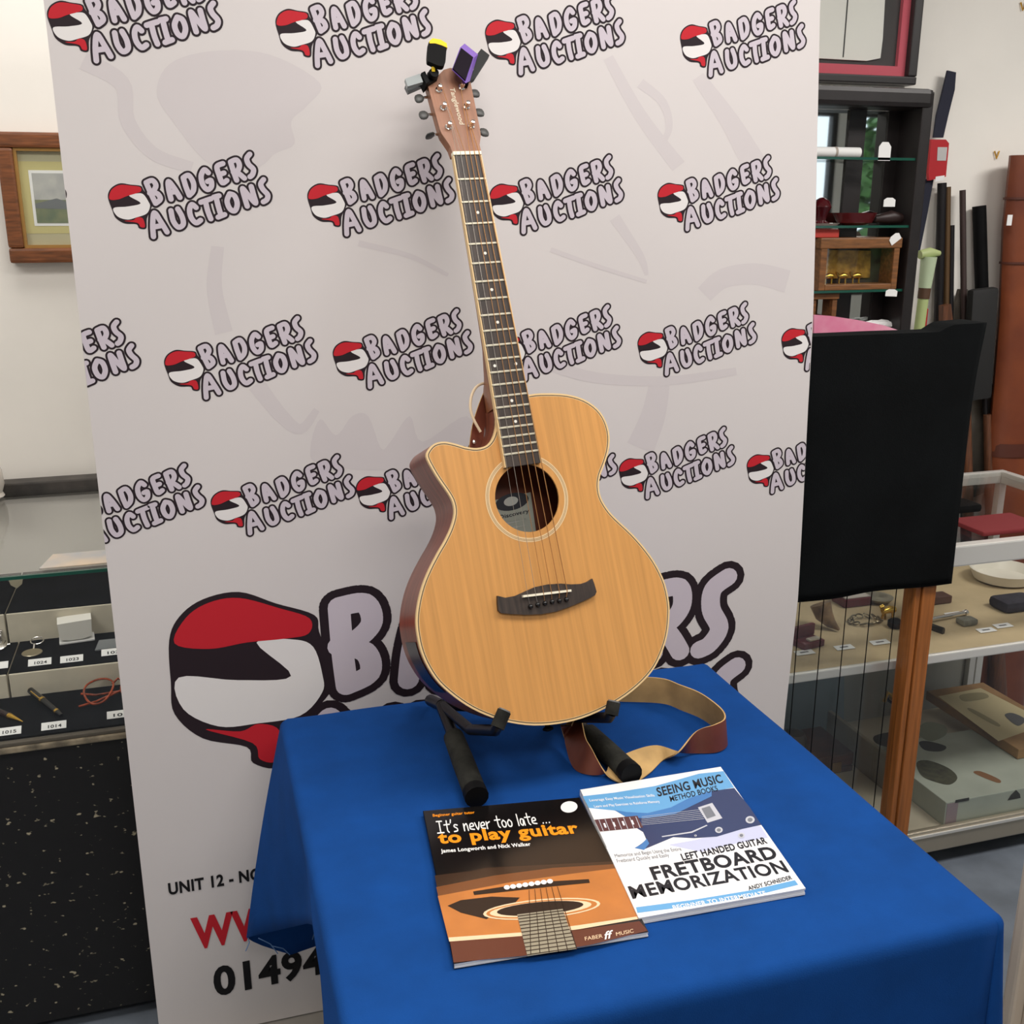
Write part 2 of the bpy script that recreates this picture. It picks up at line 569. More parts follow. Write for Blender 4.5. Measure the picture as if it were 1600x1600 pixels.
def logo_mesh(thick=1.0):
    mb = MB()
    mb.cur = 0
    lines = [[[(v.x, v.y) for v in catmull([(p[0], p[1], 0) for p in st], 4)] for st in gl] for gl in LOGO]
    stroke_union(mb, [st for gl in lines for st in gl], 42*thick, lambda x, y: lg(x, y)+Vector((0, -0.0004, 0)))
    def blob(pts, d, m_):
        mb.cur = m_
        q = catmull([(x, y, 0) for x, y in pts], 5, True)
        mb.poly([lg(v.x, v.y)+Vector((0, -d, 0)) for v in q])
    blob([(92, 520), (98, 460), (135, 410), (205, 378), (290, 390), (380, 402), (402, 440), (440, 500), (470, 570), (455, 625), (420, 700), (410, 790), (350, 790), (325, 752), (225, 745), (150, 695), (122, 620)], 0.0003, 0)
    blob([(105, 525), (112, 460), (150, 415), (210, 392), (300, 400), (372, 412), (380, 450), (330, 472), (255, 495), (180, 525)], 0.0006, 2)
    blob([(135, 605), (260, 590), (372, 560), (275, 492), (350, 470), (400, 480), (440, 545), (452, 590), (420, 655), (330, 690), (250, 710), (165, 680)], 0.0005, 3)
    blob([(225, 722), (300, 715), (335, 690), (385, 700), (400, 775), (362, 778), (335, 740)], 0.0006, 2)
    mb.cur = 1
    for gl in lines:
        stroke_union(mb, gl, 23.5*thick, lambda x, y: lg(x, y)+Vector((0, -0.0008, 0)))
    return mb
LM = [m_pk, m_lav, m_pr, m_pw]
lb = logo_mesh()
proto = lb.build('logo_print', LM, banner, local=True)
boff = Vector(banner.location)
def place_logo(px, py, first=None):
    p = aty(px, py, BY)
    o = first if first else proto.copy()
    if not first:
        C.objects.link(o)
        o.parent = banner
    o.location = Vector((p.x, BY-0.00105, p.z))-boff
    return o
def clip_logo(o, side):
    me = o.data.copy()
    bm = bmesh.new()
    bm.from_mesh(me)
    off = o.location + boff
    z0, z1 = off.z-0.12, off.z+0.12
    f = lx_at if side == 'L' else rx_at
    a = Vector((f(z0), 0, z0))-Vector((off.x, 0, off.z))
    b = Vector((f(z1), 0, z1))-Vector((off.x, 0, off.z))
    t = (b-a).normalized()
    nn = Vector((t.z, 0, -t.x))     # points to +x
    if side == 'L':
        nn = -nn
    bmesh.ops.bisect_plane(bm, geom=bm.verts[:]+bm.edges[:]+bm.faces[:], plane_co=a-nn*0.0005, plane_no=nn, clear_outer=True)
    bm.to_mesh(me)
    bm.free()
    o.data = me
rows = {
    1: [(65.5, 34), (422.5, 45), (750, 60), (1055, 66)],
    2: [(161, 317.5), (472.5, 316), (757, 315), (1020, 312.5)],
    3: [(249, 576), (512.5, 561), (762, 551), (989, 544), (1214, 537.5)],
    4: [(322, 794), (549, 771), (762, 756), (960, 741), (1160, 734)],
}
firstdone = [False]
for r, pts in rows.items():
    W = [aty(x, y, BY) for x, y in pts]
    sp = (W[-1].x-W[0].x)/(len(W)-1)
    zz = sum(w.z for w in W)/len(W)
    for i, (x, y) in enumerate(pts):
        o = place_logo(x, y, None if firstdone[0] else proto)
        firstdone[0] = True
        if o.location.x+boff.x+1500*upx > rx_at(W[i].z):
            clip_logo(o, 'R')
    if r > 1:       # the logo cut off by the left edge
        o = proto.copy()
        C.objects.link(o)
        o.parent = banner
        o.location = Vector((W[0].x-sp, BY-0.00105, W[0].z+0.002))-boff
        clip_logo(o, 'L')
# the row above, partly over the top of the frame
# big logo low on the banner
k = 4.75
big = proto.copy()
big.data = logo_mesh(1.06).build('logo_print', LM, None).data
for ob in [x for x in bpy.data.objects if x.data == big.data and x is not big]:
    bpy.data.objects.remove(ob)
C.objects.link(big)
big.parent = banner
p = aty(222, 1020, BY)
big.scale = (k, 1.0, k)
big.rotation_euler = (0, math.radians(17.2), 0)
big.location = Vector((p.x, BY-0.00105, p.z))-boff
# contact lines
m_txk = M('black_print', (20, 18, 20), 0.6, spec=0.3)
def bt(t, BL, BR, hpx, bold, m_, shear=0.0):
    tx = MB()
    a, b = bn(*BL, 0.0008), bn(*BR, 0.0008)
    c = bn(BL[0]-hpx*0.10, BL[1]-hpx, 0.0008)
    put_text(tx, t, a, b, c, bold, shear)
    tx.build('contact_lettering', [m_txk, m_pr][m_], banner)
bt('UNIT 12 - NO', (264, 1398), (409, 1373), 19, 0.035, 0)
bt('WWW', (302, 1484), (488, 1452), 50, 0.04, 1)
bt('01494', (336, 1558), (508, 1521), 47, 0.035, 0)

# ================================================================== TABLE + CLOTH
TH = 0.75
X0, X1, Y0, Y1 = 0.108, 0.858, 0.862, 1.607
tb = thing('table', 'small square table hidden under the blue cloth', 'table', ((X0+X1)/2, (Y0+Y1)/2, 0))
MB().bbox((X0+0.006, Y0+0.006, TH-0.035), (X1-0.006, Y1-0.006, TH-0.004), 0.006).build('table_top', M('table_wood', (150, 110, 70), 0.5), tb)
for sx in (X0+0.05, X1-0.05):
    for sy in (Y0+0.05, Y1-0.05):
        MB().tube([(sx, sy, 0), (sx, sy, TH-0.035)], 0.016).build('leg', m_black, tb)
m_blue = M('blue_cloth', (16, 66, 132), 0.9, var=0.05, scale=14, bump=0.25, bscale=700, spec=0.12)
cl = MB()
r = 0.014
def edge(d, r=r):      # distance past the table edge -> (outward, down)
    if d <= 0:
        return d, 0.0
    q = r*math.pi/2
    if d < q:
        a = d/r
        return r*math.sin(a), r*(1-math.cos(a))
    return r, r+(d-q)
NX, NY = 30, 30
# top sheet + rounded rims
us = [X0 + (X1-X0)*i/NX for i in range(NX+1)]
vs2 = [Y0 + (Y1-Y0)*i/NY for i in range(NY+1)]
topv = [[Vector((u, v, TH+0.0006*math.sin(u*37+v*11))) for u in us] for v in vs2]
def grid(rows_):
    n = len(rows_[0])
    cl.add([p for rw in rows_ for p in rw], [(i*n+j, i*n+j+1, (i+1)*n+j+1, (i+1)*n+j) for i in range(len(rows_)-1) for j in range(n-1)])
grid(topv)
def smooth01(t):
    t = max(0, min(1, t))
    return t*t*(3-2*t)
NS = 26
def flap(base, out, along, length, flare, wav):
    """base: list of rim points, out: outward dir, per point length / flare"""
    rows_ = []
    for s_ in range(NS+1):
        row = []
        for i, p in enumerate(base):
            L = length(i/(len(base)-1))
            d = (s_/NS)**1.4*L
            o, dn = edge(d)
            fl = flare(i/(len(base)-1))*(d/L)**1.05 + wav(i/(len(base)-1))*(d/L)
            row.append(p + out*(o+fl) + Vector((0, 0, -dn)) + along(i/(len(base)-1))*(d/L))
        rows_.append(row)
    grid(rows_)
Z0 = Vector((0, 0, 0))
flap(topv[0], Vector((0, -1, 0)), lambda t: Vector((-0.012*(1-t) + 0.03*smooth01((t-0.9)/0.1), 0, 0)), lambda t: 0.62, lambda t: 0.006,
     lambda t: 0.006*math.sin(t*9+0.6))
# left flap: short towards the front, long at the back corner (hem points read off the photo)
HEM = [(0.862, Vector((X0-0.030, 0.862, 0.585))), (1.00, Vector((X0-0.022, 1.00, 0.590))), (1.10, atx(513, 1590, X0-0.016)), (1.17, atx(501, 1510, X0-0.016)), (1.24, atx(491, 1446, X0-0.014)), (1.32, aty(480, 1443, 1.36)), (1.42, aty(455, 1449, 1.48)), (1.52, aty(420, 1457, 1.58)), (Y1, aty(385, 1465, 1.655))]
def hem_at(y):
    for i in range(len(HEM)-1):
        if HEM[i][0]-1e-4 <= y <= HEM[i+1][0]+1e-6:
            t = (y-HEM[i][0])/(HEM[i+1][0]-HEM[i][0])
            return HEM[i][1].lerp(HEM[i+1][1], t)
    return HEM[-1][1]
def drape(p, out, hem, s_, bulge=0.006):
    """point at parameter s_ between the rim p and the hem, leaving the table over a rounded edge"""
    if s_ <= 0.12:
        a = s_/0.12*math.pi/2
        return p + out*(r*math.sin(a)) + Vector((0, 0, -r*(1-math.cos(a))))
    q = p + out*r + Vector((0, 0, -r))
    t = (s_-0.12)/0.88
    return q.lerp(hem, t) + out*bulge*math.sin(math.pi*t)
lft = [rw[0] for rw in topv]
SS = [0, 0.03, 0.06, 0.09, 0.12, 0.2, 0.32, 0.44, 0.56, 0.68, 0.8, 0.9, 1.0]
OL, OB = Vector((-1, 0, 0)), Vector((0, 1, 0))
grid([[drape(p, OL, hem_at(p.y), s_, 0.004-0.012*math.exp(-((p.y-1.33)/0.08)**2)) for p in lft] for s_ in SS])
TIPB = aty(455, 1491, 1.675)
BH = [TIPB, Vector((X1+0.03, 1.665, 0.40))]
grid([[drape(p, OB, BH[0].lerp(BH[1], (p.x-X0)/(X1-X0)), s_, 0.004+0.006*math.sin(p.x*22)) for p in topv[-1]] for s_ in SS])
cnr = Vector((X0, Y1, topv[-1][0].z))
gr_ = []
for s_ in SS:
    pa_, pb_ = drape(cnr, OL, HEM[-1][1], s_, 0.004), drape(cnr, OB, BH[0], s_, 0.004+0.006*math.sin(X0*22))
    gr_.append([pa_.lerp(pb_, k_/4) + Vector((-0.012, 0.006, 0))*math.sin(math.pi*k_/4)*s_ for k_ in range(5)])
grid(gr_)
rgt = [rw[-1] for rw in topv]
flap(rgt, Vector((1, 0, 0)), lambda t: Vector((0, -0.02*(1-t), 0)), lambda t: 0.30+0.1*t, lambda t: 0.03, lambda t: 0.012*math.sin(t*14))
# corner gussets
def gusset(cx, cy, a0, a1, La, Lb, fl, fa=0.03, fb=0.03, sh=Vector((0, 0, 0))):
    rows_ = []
    for s_ in range(NS+1):
        row = []
        for i in range(9):
            t = i/8
            L = La+(Lb-La)*t
            a = math.radians(a0+(a1-a0)*t)
            d = (s_/NS)**1.4*L
            o, dn = edge(d)
            row.append(Vector((cx, cy, TH)) + Vector((math.cos(a), math.sin(a), 0))*(o+fl*math.sin(math.pi*t)*(d/L)**1.2+(fa+(fb-fa)*t)*(d/L)**1.05) + sh*(d/L)*(1-t) + Vector((0, 0, -dn)))
        rows_.append(row)
    grid(rows_)
gusset(X1, Y0, -90, 0, 0.62, 0.30, 0.03, 0.008, 0.03)
gusset(X0, Y0, -90, -180, 0.62, 0.165, 0.002, 0.006, 0.016)
gusset(X1, Y1, 0, 90, 0.40, 0.35, 0.03)
o = one(cl, 'tablecloth', m_blue, 'royal blue cloth draped over the small table under the guitar', 'tablecloth', smooth=True, base=((X0+X1)/2, (Y0+Y1)/2, 0), weld=0.0008)
sm = o.modifiers.new('thickness', 'SOLIDIFY')
sm.thickness = 0.0012
sm.offset = -1
# loose threads at the torn hem
m_thr = M('pale_blue_thread', (96, 130, 178), 0.9)
for (x, y, dx, dy) in ((388, 1466, -4, 20), (404, 1466, 30, 24), (425, 1478, 28, 14), (492, 1442, -4, 26)):
    a = aty(x, y, 1.60)
    b = aty(x+dx, y+dy, 1.60)
    MB().tube([a, (a+b)/2+Vector((0.004, 0, 0.003)), b], 0.0009, 5).build('loose_thread', m_thr, o)

# ================================================================== GUITAR
GT = Vector((0.4145, 1.5792, 0.0791)) + CAM
gy, gl_, gr = 0.0856, -0.3773, 0.0421
B3 = Matrix(((1, 0, 0), (0, 0, -1), (0, 1, 0)))
Rr = Matrix(((math.cos(gr), -math.sin(gr), 0), (math.sin(gr), math.cos(gr), 0), (0, 0, 1)))
Rl = Matrix(((1, 0, 0), (0, math.cos(gl_), -math.sin(gl_)), (0, math.sin(gl_), math.cos(gl_))))
Ry = Matrix(((math.cos(gy), -math.sin(gy), 0), (math.sin(gy), math.cos(gy), 0), (0, 0, 1)))
GM = Ry @ B3 @ Rl @ Rr
GMi = GM.transposed()
ZF = -0.008                 # soundboard surface; fretboard surface is z = 0
GB = Vector((0, -0.822, 0)) # base of the thing, in guitar coordinates (origin: nut)
gt = thing('acoustic_guitar', 'left-handed cutaway acoustic guitar with pale wooden top on black stand', 'guitar')
gt.matrix_world = Matrix.Translation(GT + GM @ GB) @ GM.to_4x4()
def gl(x, y, z=ZF, tilt=0.0):
    """pixel -> guitar coordinates on plane z (optionally a plane tilted back about the nut)"""
    o_ = GMi @ (CAM-GT)
    d_ = GMi @ ray(x, y)
    if tilt:
        n_ = Vector((0, math.sin(tilt), math.cos(tilt)))
        t_ = (z - o_.dot(n_))/d_.dot(n_)
    else:
        t_ = (z-o_.z)/d_.z
    return o_ + d_*t_
def gworld(p):
    return GT + GM @ Vector(p)
def gb(mb, name, mats, smooth=False, parent=None, weld=0.0):
    mb.v = [v-GB for v in mb.v]
    return mb.build(name, mats, parent or gt, smooth, local=True, weld=weld)
OUT = [(826.6, 616.6), (853, 614.4), (885, 616), (912.6, 624), (933.9, 638.9), (946.6, 658), (952.6, 681.4), (950.9, 704.8), (944.5, 726), (938, 743), (936, 760), (939.2, 777), (948.8, 794), (961.5, 808.9),
       (988, 834), (1010.5, 860), (1027, 884.8), (1039.4, 912.3), (1045.7, 942.5), (1046, 964.5), (1043.5, 989), (1036.6, 1014), (1024, 1041.5), (1005, 1064.9), (977.5, 1088), (944.5, 1107.5), (908.8, 1122.6), (873, 1130.9),
       (834.5, 1133.6), (798.8, 1129.5), (768.5, 1121), (738, 1107.5), (710.8, 1089.6), (686, 1067.6), (669.5, 1044), (658.5, 1019.5), (652.5, 994.8), (650, 970), (653, 942.5), (659.9, 915), (670.5, 889), (684.6, 862), (694, 846),
       (704.4, 823.8), (709.7, 802.5), (707.6, 785.5), (700, 770.6), (685, 749), (672.5, 728), (666, 713), (669.3, 702.6), (678.9, 693), (693.8, 689.9), (710.8, 693), (727.8, 698), (744.8, 700), (759.6, 696), (769, 685.6), (774.5, 668.6), (775.5, 652), (780, 628)]
outl = [gl(x, y) for x, y in OUT]
outl = catmull(outl, 3, True)
def inset(pts, d):
    n = len(pts)
    cx = sum(p.x for p in pts)/n
    area_ = sum(pts[i].x*pts[(i+1) % n].y-pts[(i+1) % n].x*pts[i].y for i in range(n))
    sg = 1 if area_ > 0 else -1
    res = []
    for i in range(n):
        t = (pts[(i+1) % n]-pts[i-1])
        t.normalize()
        res.append(pts[i] + Vector((-t.y, t.x, 0))*d*sg)
    return res
m_spruce = M('cedar_top', (202, 146, 82), 0.38, var=0.055, scale=3.0, stretch=(55, 1.2, 1), bump=0.01, bscale=50, spec=0.4)
m_mahog = M('mahogany', (112, 60, 42), 0.32, var=0.16, scale=4, stretch=(3, 3, 40), spec=0.5)
m_neckw = M('neck_mahogany', (138, 88, 56), 0.4, var=0.1, scale=4, stretch=(40, 2, 40))
m_headw = M('headstock_veneer', (146, 102, 78), 0.4, var=0.08, scale=4, stretch=(50, 2, 2))
m_rose = M('rosewood', (52, 42, 36), 0.5, var=0.3, scale=6, stretch=(30, 2, 2))
m_bind = M('cream_binding', (222, 190, 138), 0.4)
m_purf = M('dark_purfling', (72, 56, 38), 0.5)
m_nut = M('bone', (240, 232, 208), 0.4)
m_fret = M('fret_nickel', (190, 184, 164), 0.45, 0.5)
# sound hole
hc = gl(824, 778)
HR = 0.0495
hole = [Vector((hc.x+HR*math.cos(a), hc.y+HR*math.sin(a), ZF)) for a in [2*math.pi*k/48 for k in range(48)]]
# soundboard (with its hole) : top face, hole wall, underside
core = inset(outl, 0.0048)
sb = MB()
allp = core+hole
tri = tessellate_polygon([core, hole])
nv = len(allp)
dn3 = Vector((0, 0, -0.003))
sb.add([p for p in allp]+[p+dn3 for p in allp], [tuple(t) for t in tri]+[tuple(i+nv for i in t) for t in tri])
nc = len(core)
sb.add(hole+[p+dn3 for p in hole], [(k_, (k_+1) % 48, (k_+1) % 48+48, k_+48) for k_ in range(48)])
sbo = gb(sb, 'soundboard', m_spruce)
def ringpart(a, b, name, mat_, up=0.0):
    mb = MB()
    n = len(a)
    u = Vector((0, 0, up))
    mb.add([p+u for p in a]+[p+u for p in b], [(i, (i+1) % n, (i+1) % n+n, i+n) for i in range(n)])
    return mb
i1 = inset(outl, 0.0026)
mb = ringpart(outl, i1, '', None)
n = len(outl)
mb.add(outl+[p+Vector((0, 0, -0.006)) for p in outl], [(i, (i+1) % n, (i+1) % n+n, i+n) for i in range(n)])
gb(mb, 'binding', m_bind)
i2 = inset(outl, 0.0040)
gb(ringpart(i1, i2, '', None), 'purfling', m_purf)
gb(ringpart(i2, core, '', None), 'inner_purfling', m_bind)
# sides and back
BD = 0.092
sd = MB()
segs = 4
for q in range(segs):
    z0, z1 = -0.006-(BD-0.006)*q/segs, -0.006-(BD-0.006)*(q+1)/segs
    a = [p+Vector((0, 0, z0)) for p in outl]
    b = [p+Vector((0, 0, z1)) for p in outl]
    sd.add(a+b, [(i, (i+1) % n, (i+1) % n+n, i+n) for i in range(n)])
gb(sd, 'sides', m_mahog, True, weld=0.0001)
bk = MB()
bk.poly([p+Vector((0, 0, -BD)) for p in outl])
gb(bk, 'back', m_mahog)
# inner label seen through the sound hole
def back_pt(x, y, d=0.0):
    return gl(x, y, ZF-BD+0.0006+d)
lab = MB()
lab.cur = 0
la, lb2, lc, ld = back_pt(770, 782), back_pt(829, 769), back_pt(838, 834), back_pt(778, 848)
lab.poly([la, lb2, lc, ld])
lab.cur = 1
oc = back_pt(800, 784)
ux, uy = (lb2-la).normalized(), (la-ld).normalized()
lab.poly([back_pt(0, 0)*0 + oc + ux*0.028*math.cos(t)+uy*0.013*math.sin(t)+Vector((0, 0, 0.0005)) for t in [2*math.pi*k_/24 for k_ in range(24)]])
lab.cur = 2
lab.poly([oc + ux*(-0.002+0.012*math.cos(t))+uy*(0.001+0.007*math.sin(t))+Vector((0, 0, 0.001)) for t in [2*math.pi*k_/16 for k_ in range(16)]])
lab.cur = 1
tb0 = oc-ux*0.024-uy*0.024
put_text(lab, 'Discovery', tb0, tb0+ux*0.05, tb0+uy*0.008, 0.02, 0, Vector((0, 0, 0.0005)))
lab.cur = 2
for q in range(2):
    tb1 = tb0-uy*(0.008+0.008*q)
    lab.poly([tb1+ux*0.004, tb1+ux*0.044, tb1+ux*0.044+uy*0.003, tb1+ux*0.004+uy*0.003])
    for k_ in range(3):
        lab.v[-1-k_] = lab.v[-1-k_] + Vector((0, 0, 0.0006))
gb(lab, 'maker_label', [M('label_grey_green', (196, 200, 186), 0.6), M('label_dark', (52, 54, 62), 0.6), M('label_mid', (222, 224, 216), 0.6)])
# rosette
def annulus(r0, r1, z, mats, name):
    mb = MB()
    N_ = 64
    pa = [Vector((hc.x+r0*math.cos(2*math.pi*k_/N_), hc.y+r0*math.sin(2*math.pi*k_/N_), z)) for k_ in range(N_)]
    pb = [Vector((hc.x+r1*math.cos(2*math.pi*k_/N_), hc.y+r1*math.sin(2*math.pi*k_/N_), z)) for k_ in range(N_)]
    mb.add(pa+pb, [(k_, (k_+1) % N_, (k_+1) % N_+N_, k_+N_) for k_ in range(N_)])
    return gb(mb, name, mats)
annulus(0.0580, 0.0642, ZF+0.0002, M('rosette_cream', (226, 196, 150), 0.35), 'rosette')
annulus(0.0600, 0.0606, ZF+0.0004, M('rosette_line', (150, 120, 84), 0.35), 'rosette_line')
annulus(0.0618, 0.0624, ZF+0.0004, M('rosette_line', (150, 120, 84), 0.35), 'rosette_line')
# fretboard
SC = 0.65
def fr(k_):
    return SC*(1-2**(-k_/12.0))
def hw(d):
    return 0.0218 + (0.0280-0.0218)*d/fr(20)
FE = 0.4635
a0, a1 = hw(0)-0.0012, hw(FE)-0.0012
gb(MB().prism([(-a0, 0, 0), (a0, 0, 0), (a1, -FE, 0), (-a1, -FE, 0)], (0, 0, ZF)), 'fretboard', m_rose)
for sx in (-1, 1):
    b0, b1 = hw(0)+0.0006, hw(FE)+0.0006
    gb(MB().prism([(sx*a0, 0, 0.0002), (sx*b0, 0, 0.0002), (sx*b1, -FE, 0.0002), (sx*a1, -FE, 0.0002)], (0, 0, ZF)), 'fretboard_binding', m_bind)
for k_ in range(1, 21):
    d = fr(k_)
    w = hw(d)-0.0004
    gb(MB().bbox((-w, -d-0.0015, -0.0002), (w, -d+0.0015, 0.0012), 0.0006), 'fret', m_fret)
def dot(x, d):
    gb(MB().poly([(x+0.0023*math.cos(t), -d+0.0023*math.sin(t), 0.0003) for t in [2*math.pi*q/14 for q in range(14)]]), 'inlay_dot', M('pearl', (235, 232, 222), 0.25))
for k_ in (3, 5, 7, 9, 15, 17):
    dot(0.0, (fr(k_)+fr(k_-1))/2)
dot(-0.0165, (fr(12)+fr(11))/2)
dot(0.0165, (fr(12)+fr(11))/2)
gb(MB().bbox((-0.0222, 0.0, ZF), (0.0222, 0.0055, 0.0018), 0.0008), 'nut', m_nut)
# neck (rounded back) from nut to heel
nk = MB()
prof = []
for (y_, w_, t_) in ((0.004, 0.0215, 0.018), (-0.1, 0.0232, 0.018), (-0.22, 0.0252, 0.020), (-0.285, 0.0262, 0.028), (-0.325, 0.0266, 0.055), (-0.345, 0.0266, 0.078), (-0.375, 0.026, 0.084)):
    prof.append([Vector((w_*math.cos(t), y_, ZF+0.0005-t_*math.sin(t))) for t in [math.pi*q/12 for q in range(13)]])
nn_ = 13
nk.add([p for rw in prof for p in rw], [(i*nn_+j, i*nn_+j+1, (i+1)*nn_+j+1, (i+1)*nn_+j) for i in range(len(prof)-1) for j in range(nn_-1)])
nk.add(prof[0], [tuple(range(nn_))])
nk.add(prof[-1], [tuple(range(nn_))])
gb(nk, 'neck', m_neckw, True, weld=0.00005)
# headstock: tilted back about the nut
TI = math.radians(13)
HZ = -0.004
hn = Vector((0, math.sin(TI), math.cos(TI)))
hu = Vector((0, math.cos(TI), -math.sin(TI)))
def hp(x, y, d=0.0):
    return gl(x, y, HZ+d, TI)
HO = [(706.8, 240), (703, 229), (697, 220), (690, 210), (687, 203), (677, 167), (667.5, 132), (672, 124), (684, 119), (693, 110), (703, 107), (714, 109), (722, 117), (733, 122), (735, 130), (742, 165), (749.5, 202), (751, 213), (749, 227), (752.3, 240)]
hpts = [hp(*q) for q in HO]
ho = gb(MB().prism(hpts, hn*-0.0135), 'headstock', m_neckw)
gb(MB().prism([p+hn*0.0004 for p in hpts], hn*0.0009), 'headstock_veneer', m_headw)
# lettering up the headstock
lt = MB()
put_text(lt, 'Tanglewood', hp(700.5, 139, 0.0018), hp(716.5, 197, 0.0018), hp(710, 137, 0.0018), 0.02, 0.25)
gb(lt, 'headstock_lettering', M('pearl_letter', (214, 200, 176), 0.3))
TL = [(685, 142), (692, 170), (700, 200)]
TR = [(721, 138), (728.5, 168), (736, 198)]
BL_ = [(655, 154), (662, 180), (672, 212)]
BR_ = [(742, 146), (749, 176), (756, 207)]
posts = {}
for side, PS, BS in ((-1, TL, BL_), (1, TR, BR_)):
    for i in range(3):
        p = hp(*PS[i])
        posts[(side, i)] = p
        mtx = Matrix.Translation(p) @ Matrix(((1, 0, 0), tuple((0, hu.y, hn.y)), tuple((0, hu.z, hn.z)))).to_4x4()
        tp = gb(MB().lathe([(0.0052, 0.001), (0.0052, 0.0028), (0.0034, 0.0036), (0.0034, 0.0105), (0.0030, 0.0125), (0.0012, 0.013)], 14, mtx), 'tuning_post', m_chrome, True)
        q = hp(*BS[i], -0.010)
        e = p - hn*0.010
        e = e + (q-e)*0.62
        edge_on = (side == -1 and i == 2)
        bt_ = MB()
        c_ = q
        ax = (q-e).normalized()
        bt_.tube([e-ax*0.006, e+ax*0.004], 0.0022, 8)
        gb(bt_, 'tuner_shaft', m_chrome)
        bb = MB()
        sc = Matrix.Identity(3)
        w_ = 0.0026 if edge_on else 0.0078
        d_ = 0.0078 if edge_on else 0.0030
        rings = []
        for (t_, k2) in ((-1.0, 0.25), (-0.85, 0.6), (-0.4, 0.95), (0.2, 1.0), (0.7, 0.85), (0.95, 0.45), (1.0, 0.15)):
            rings.append([c_ + ax*0.0075*t_ + hu*w_*k2*math.cos(a) + hn*d_*k2*math.sin(a) for a in [2*math.pi*z_/14 for z_ in range(14)]])
        bb.add([v for rg in rings for v in rg], [(i_*14+j, i_*14+(j+1) % 14, (i_+1)*14+(j+1) % 14, (i_+1)*14+j) for i_ in range(6) for j in range(14)])
        bb.add(rings[0], [tuple(range(14))])
        bb.add(rings[-1], [tuple(range(14))])
        gb(bb, 'tuner_button', M('dark_grey_button', (66, 66, 64), 0.45), True, weld=0.00005)
# bridge
def c7(x, y):
    return 750+x*0.1625, 720+y*0.1625
BRG = [(157, 1300), (230, 1318), (330, 1300), (430, 1255), (520, 1215), (640, 1190), (760, 1182), (860, 1190), (960, 1185), (1020, 1165), (1065, 1135), (1085, 1190), (1105, 1260), (1090, 1295), (1000, 1340), (860, 1400), (720, 1450), (580, 1475), (430, 1482), (300, 1475), (190, 1465), (165, 1440), (158, 1370)]
gb(MB().prism([gl(*c7(*q), ZF+0.0001) for q in BRG], (0, 0, 0.006)), 'bridge', m_rose)
sa, sb_ = gl(*c7(408, 1304), ZF+0.008), gl(*c7(870, 1248), ZF+0.008)
sv = (sb_-sa).normalized()
sp_ = Vector((-sv.y, sv.x, 0))*0.0016
gb(MB().prism([sa-sp_, sb_-sp_, sb_+sp_, sa+sp_], (0, 0, 0.0035)).prism([sa-sp_, sb_-sp_, sb_+sp_, sa+sp_], (0, 0, -0.0025)), 'saddle', m_nut)
PINS = [gl(*c7(*q), ZF+0.0065) for q in ((483, 1402), (553, 1384), (622, 1370), (690, 1356), (760, 1346), (828, 1334))]
for p in PINS:
    gb(MB().lathe([(0.0030, 0), (0.0036, 0.001), (0.0036, 0.0022), (0.0024, 0.0040), (0.0006, 0.0046)], 12, Matrix.Translation(p)), 'bridge_pin', M('black_pin', (14, 13, 14), 0.2), True)
# strings: left side plain steel, right side bronze wound
m_steel = M('steel_string', (214, 206, 196), 0.3, 0.9)
m_bronze = M('bronze_string', (216, 160, 106), 0.32, 0.85)
order = [(-1, 2), (-1, 1), (-1, 0), (1, 0), (1, 1), (1, 2)]
for i in range(6):
    u = i/5.0
    nx = -0.0182+0.0364*u
    s_top = sa.lerp(sb_, 0.09+0.82*u) + Vector((0, 0, 0.0037))
    pp = posts[order[i]] + hn*0.008 + Vector((0.0036*(1 if order[i][0] < 0 else -1), 0, 0))
    R_s = 0.00026+0.00009*i
    gb(MB().tube([pp, Vector((nx, 0.003, 0.0022)), s_top, PINS[i]+Vector((0, 0.002, 0.001))], R_s, 6), 'string', m_steel if i < 2 else m_bronze)
# black preamp plate on the lower left side of the body
pa_i = min(range(len(outl)), key=lambda j: (outl[j]-gl(664, 1032)).length)
pz = MB()
seg = [outl[(pa_i+j) % n] for j in range(-14, 2)] if False else None
idx = [j for j in range(len(outl)) if (outl[j]-gl(672, 1052)).length < 0.048]
cent = sum((outl[j] for j in range(len(outl))), Vector())/len(outl)
A_, B_ = [], []
for j in idx:
    o_ = (outl[j]-cent)
    t_ = (outl[(j+1) % n]-outl[j-1]).normalized()
    nrm = Vector((t_.y, -t_.x, 0))
    if nrm.dot(o_) < 0:
        nrm = -nrm
    A_.append(outl[j]+nrm*0.0012+Vector((0, 0, -0.012)))
    B_.append(outl[j]+nrm*0.0012+Vector((0, 0, -0.066)))
pz.strip(A_, B_)
po = gb(pz, 'preamp_panel', M('preamp_black', (16, 15, 20), 0.3), True)
# end pin
ep = gl(873, 1131) + Vector((0, -0.001, -0.045))
gb(MB().lathe([(0.004, 0), (0.004, 0.006), (0.008, 0.008), (0.008, 0.011), (0.003, 0.013)], 14, Matrix.Translation(ep) @ Matrix.Rotation(math.radians(90), 4, 'X')), 'end_pin', m_black, True)

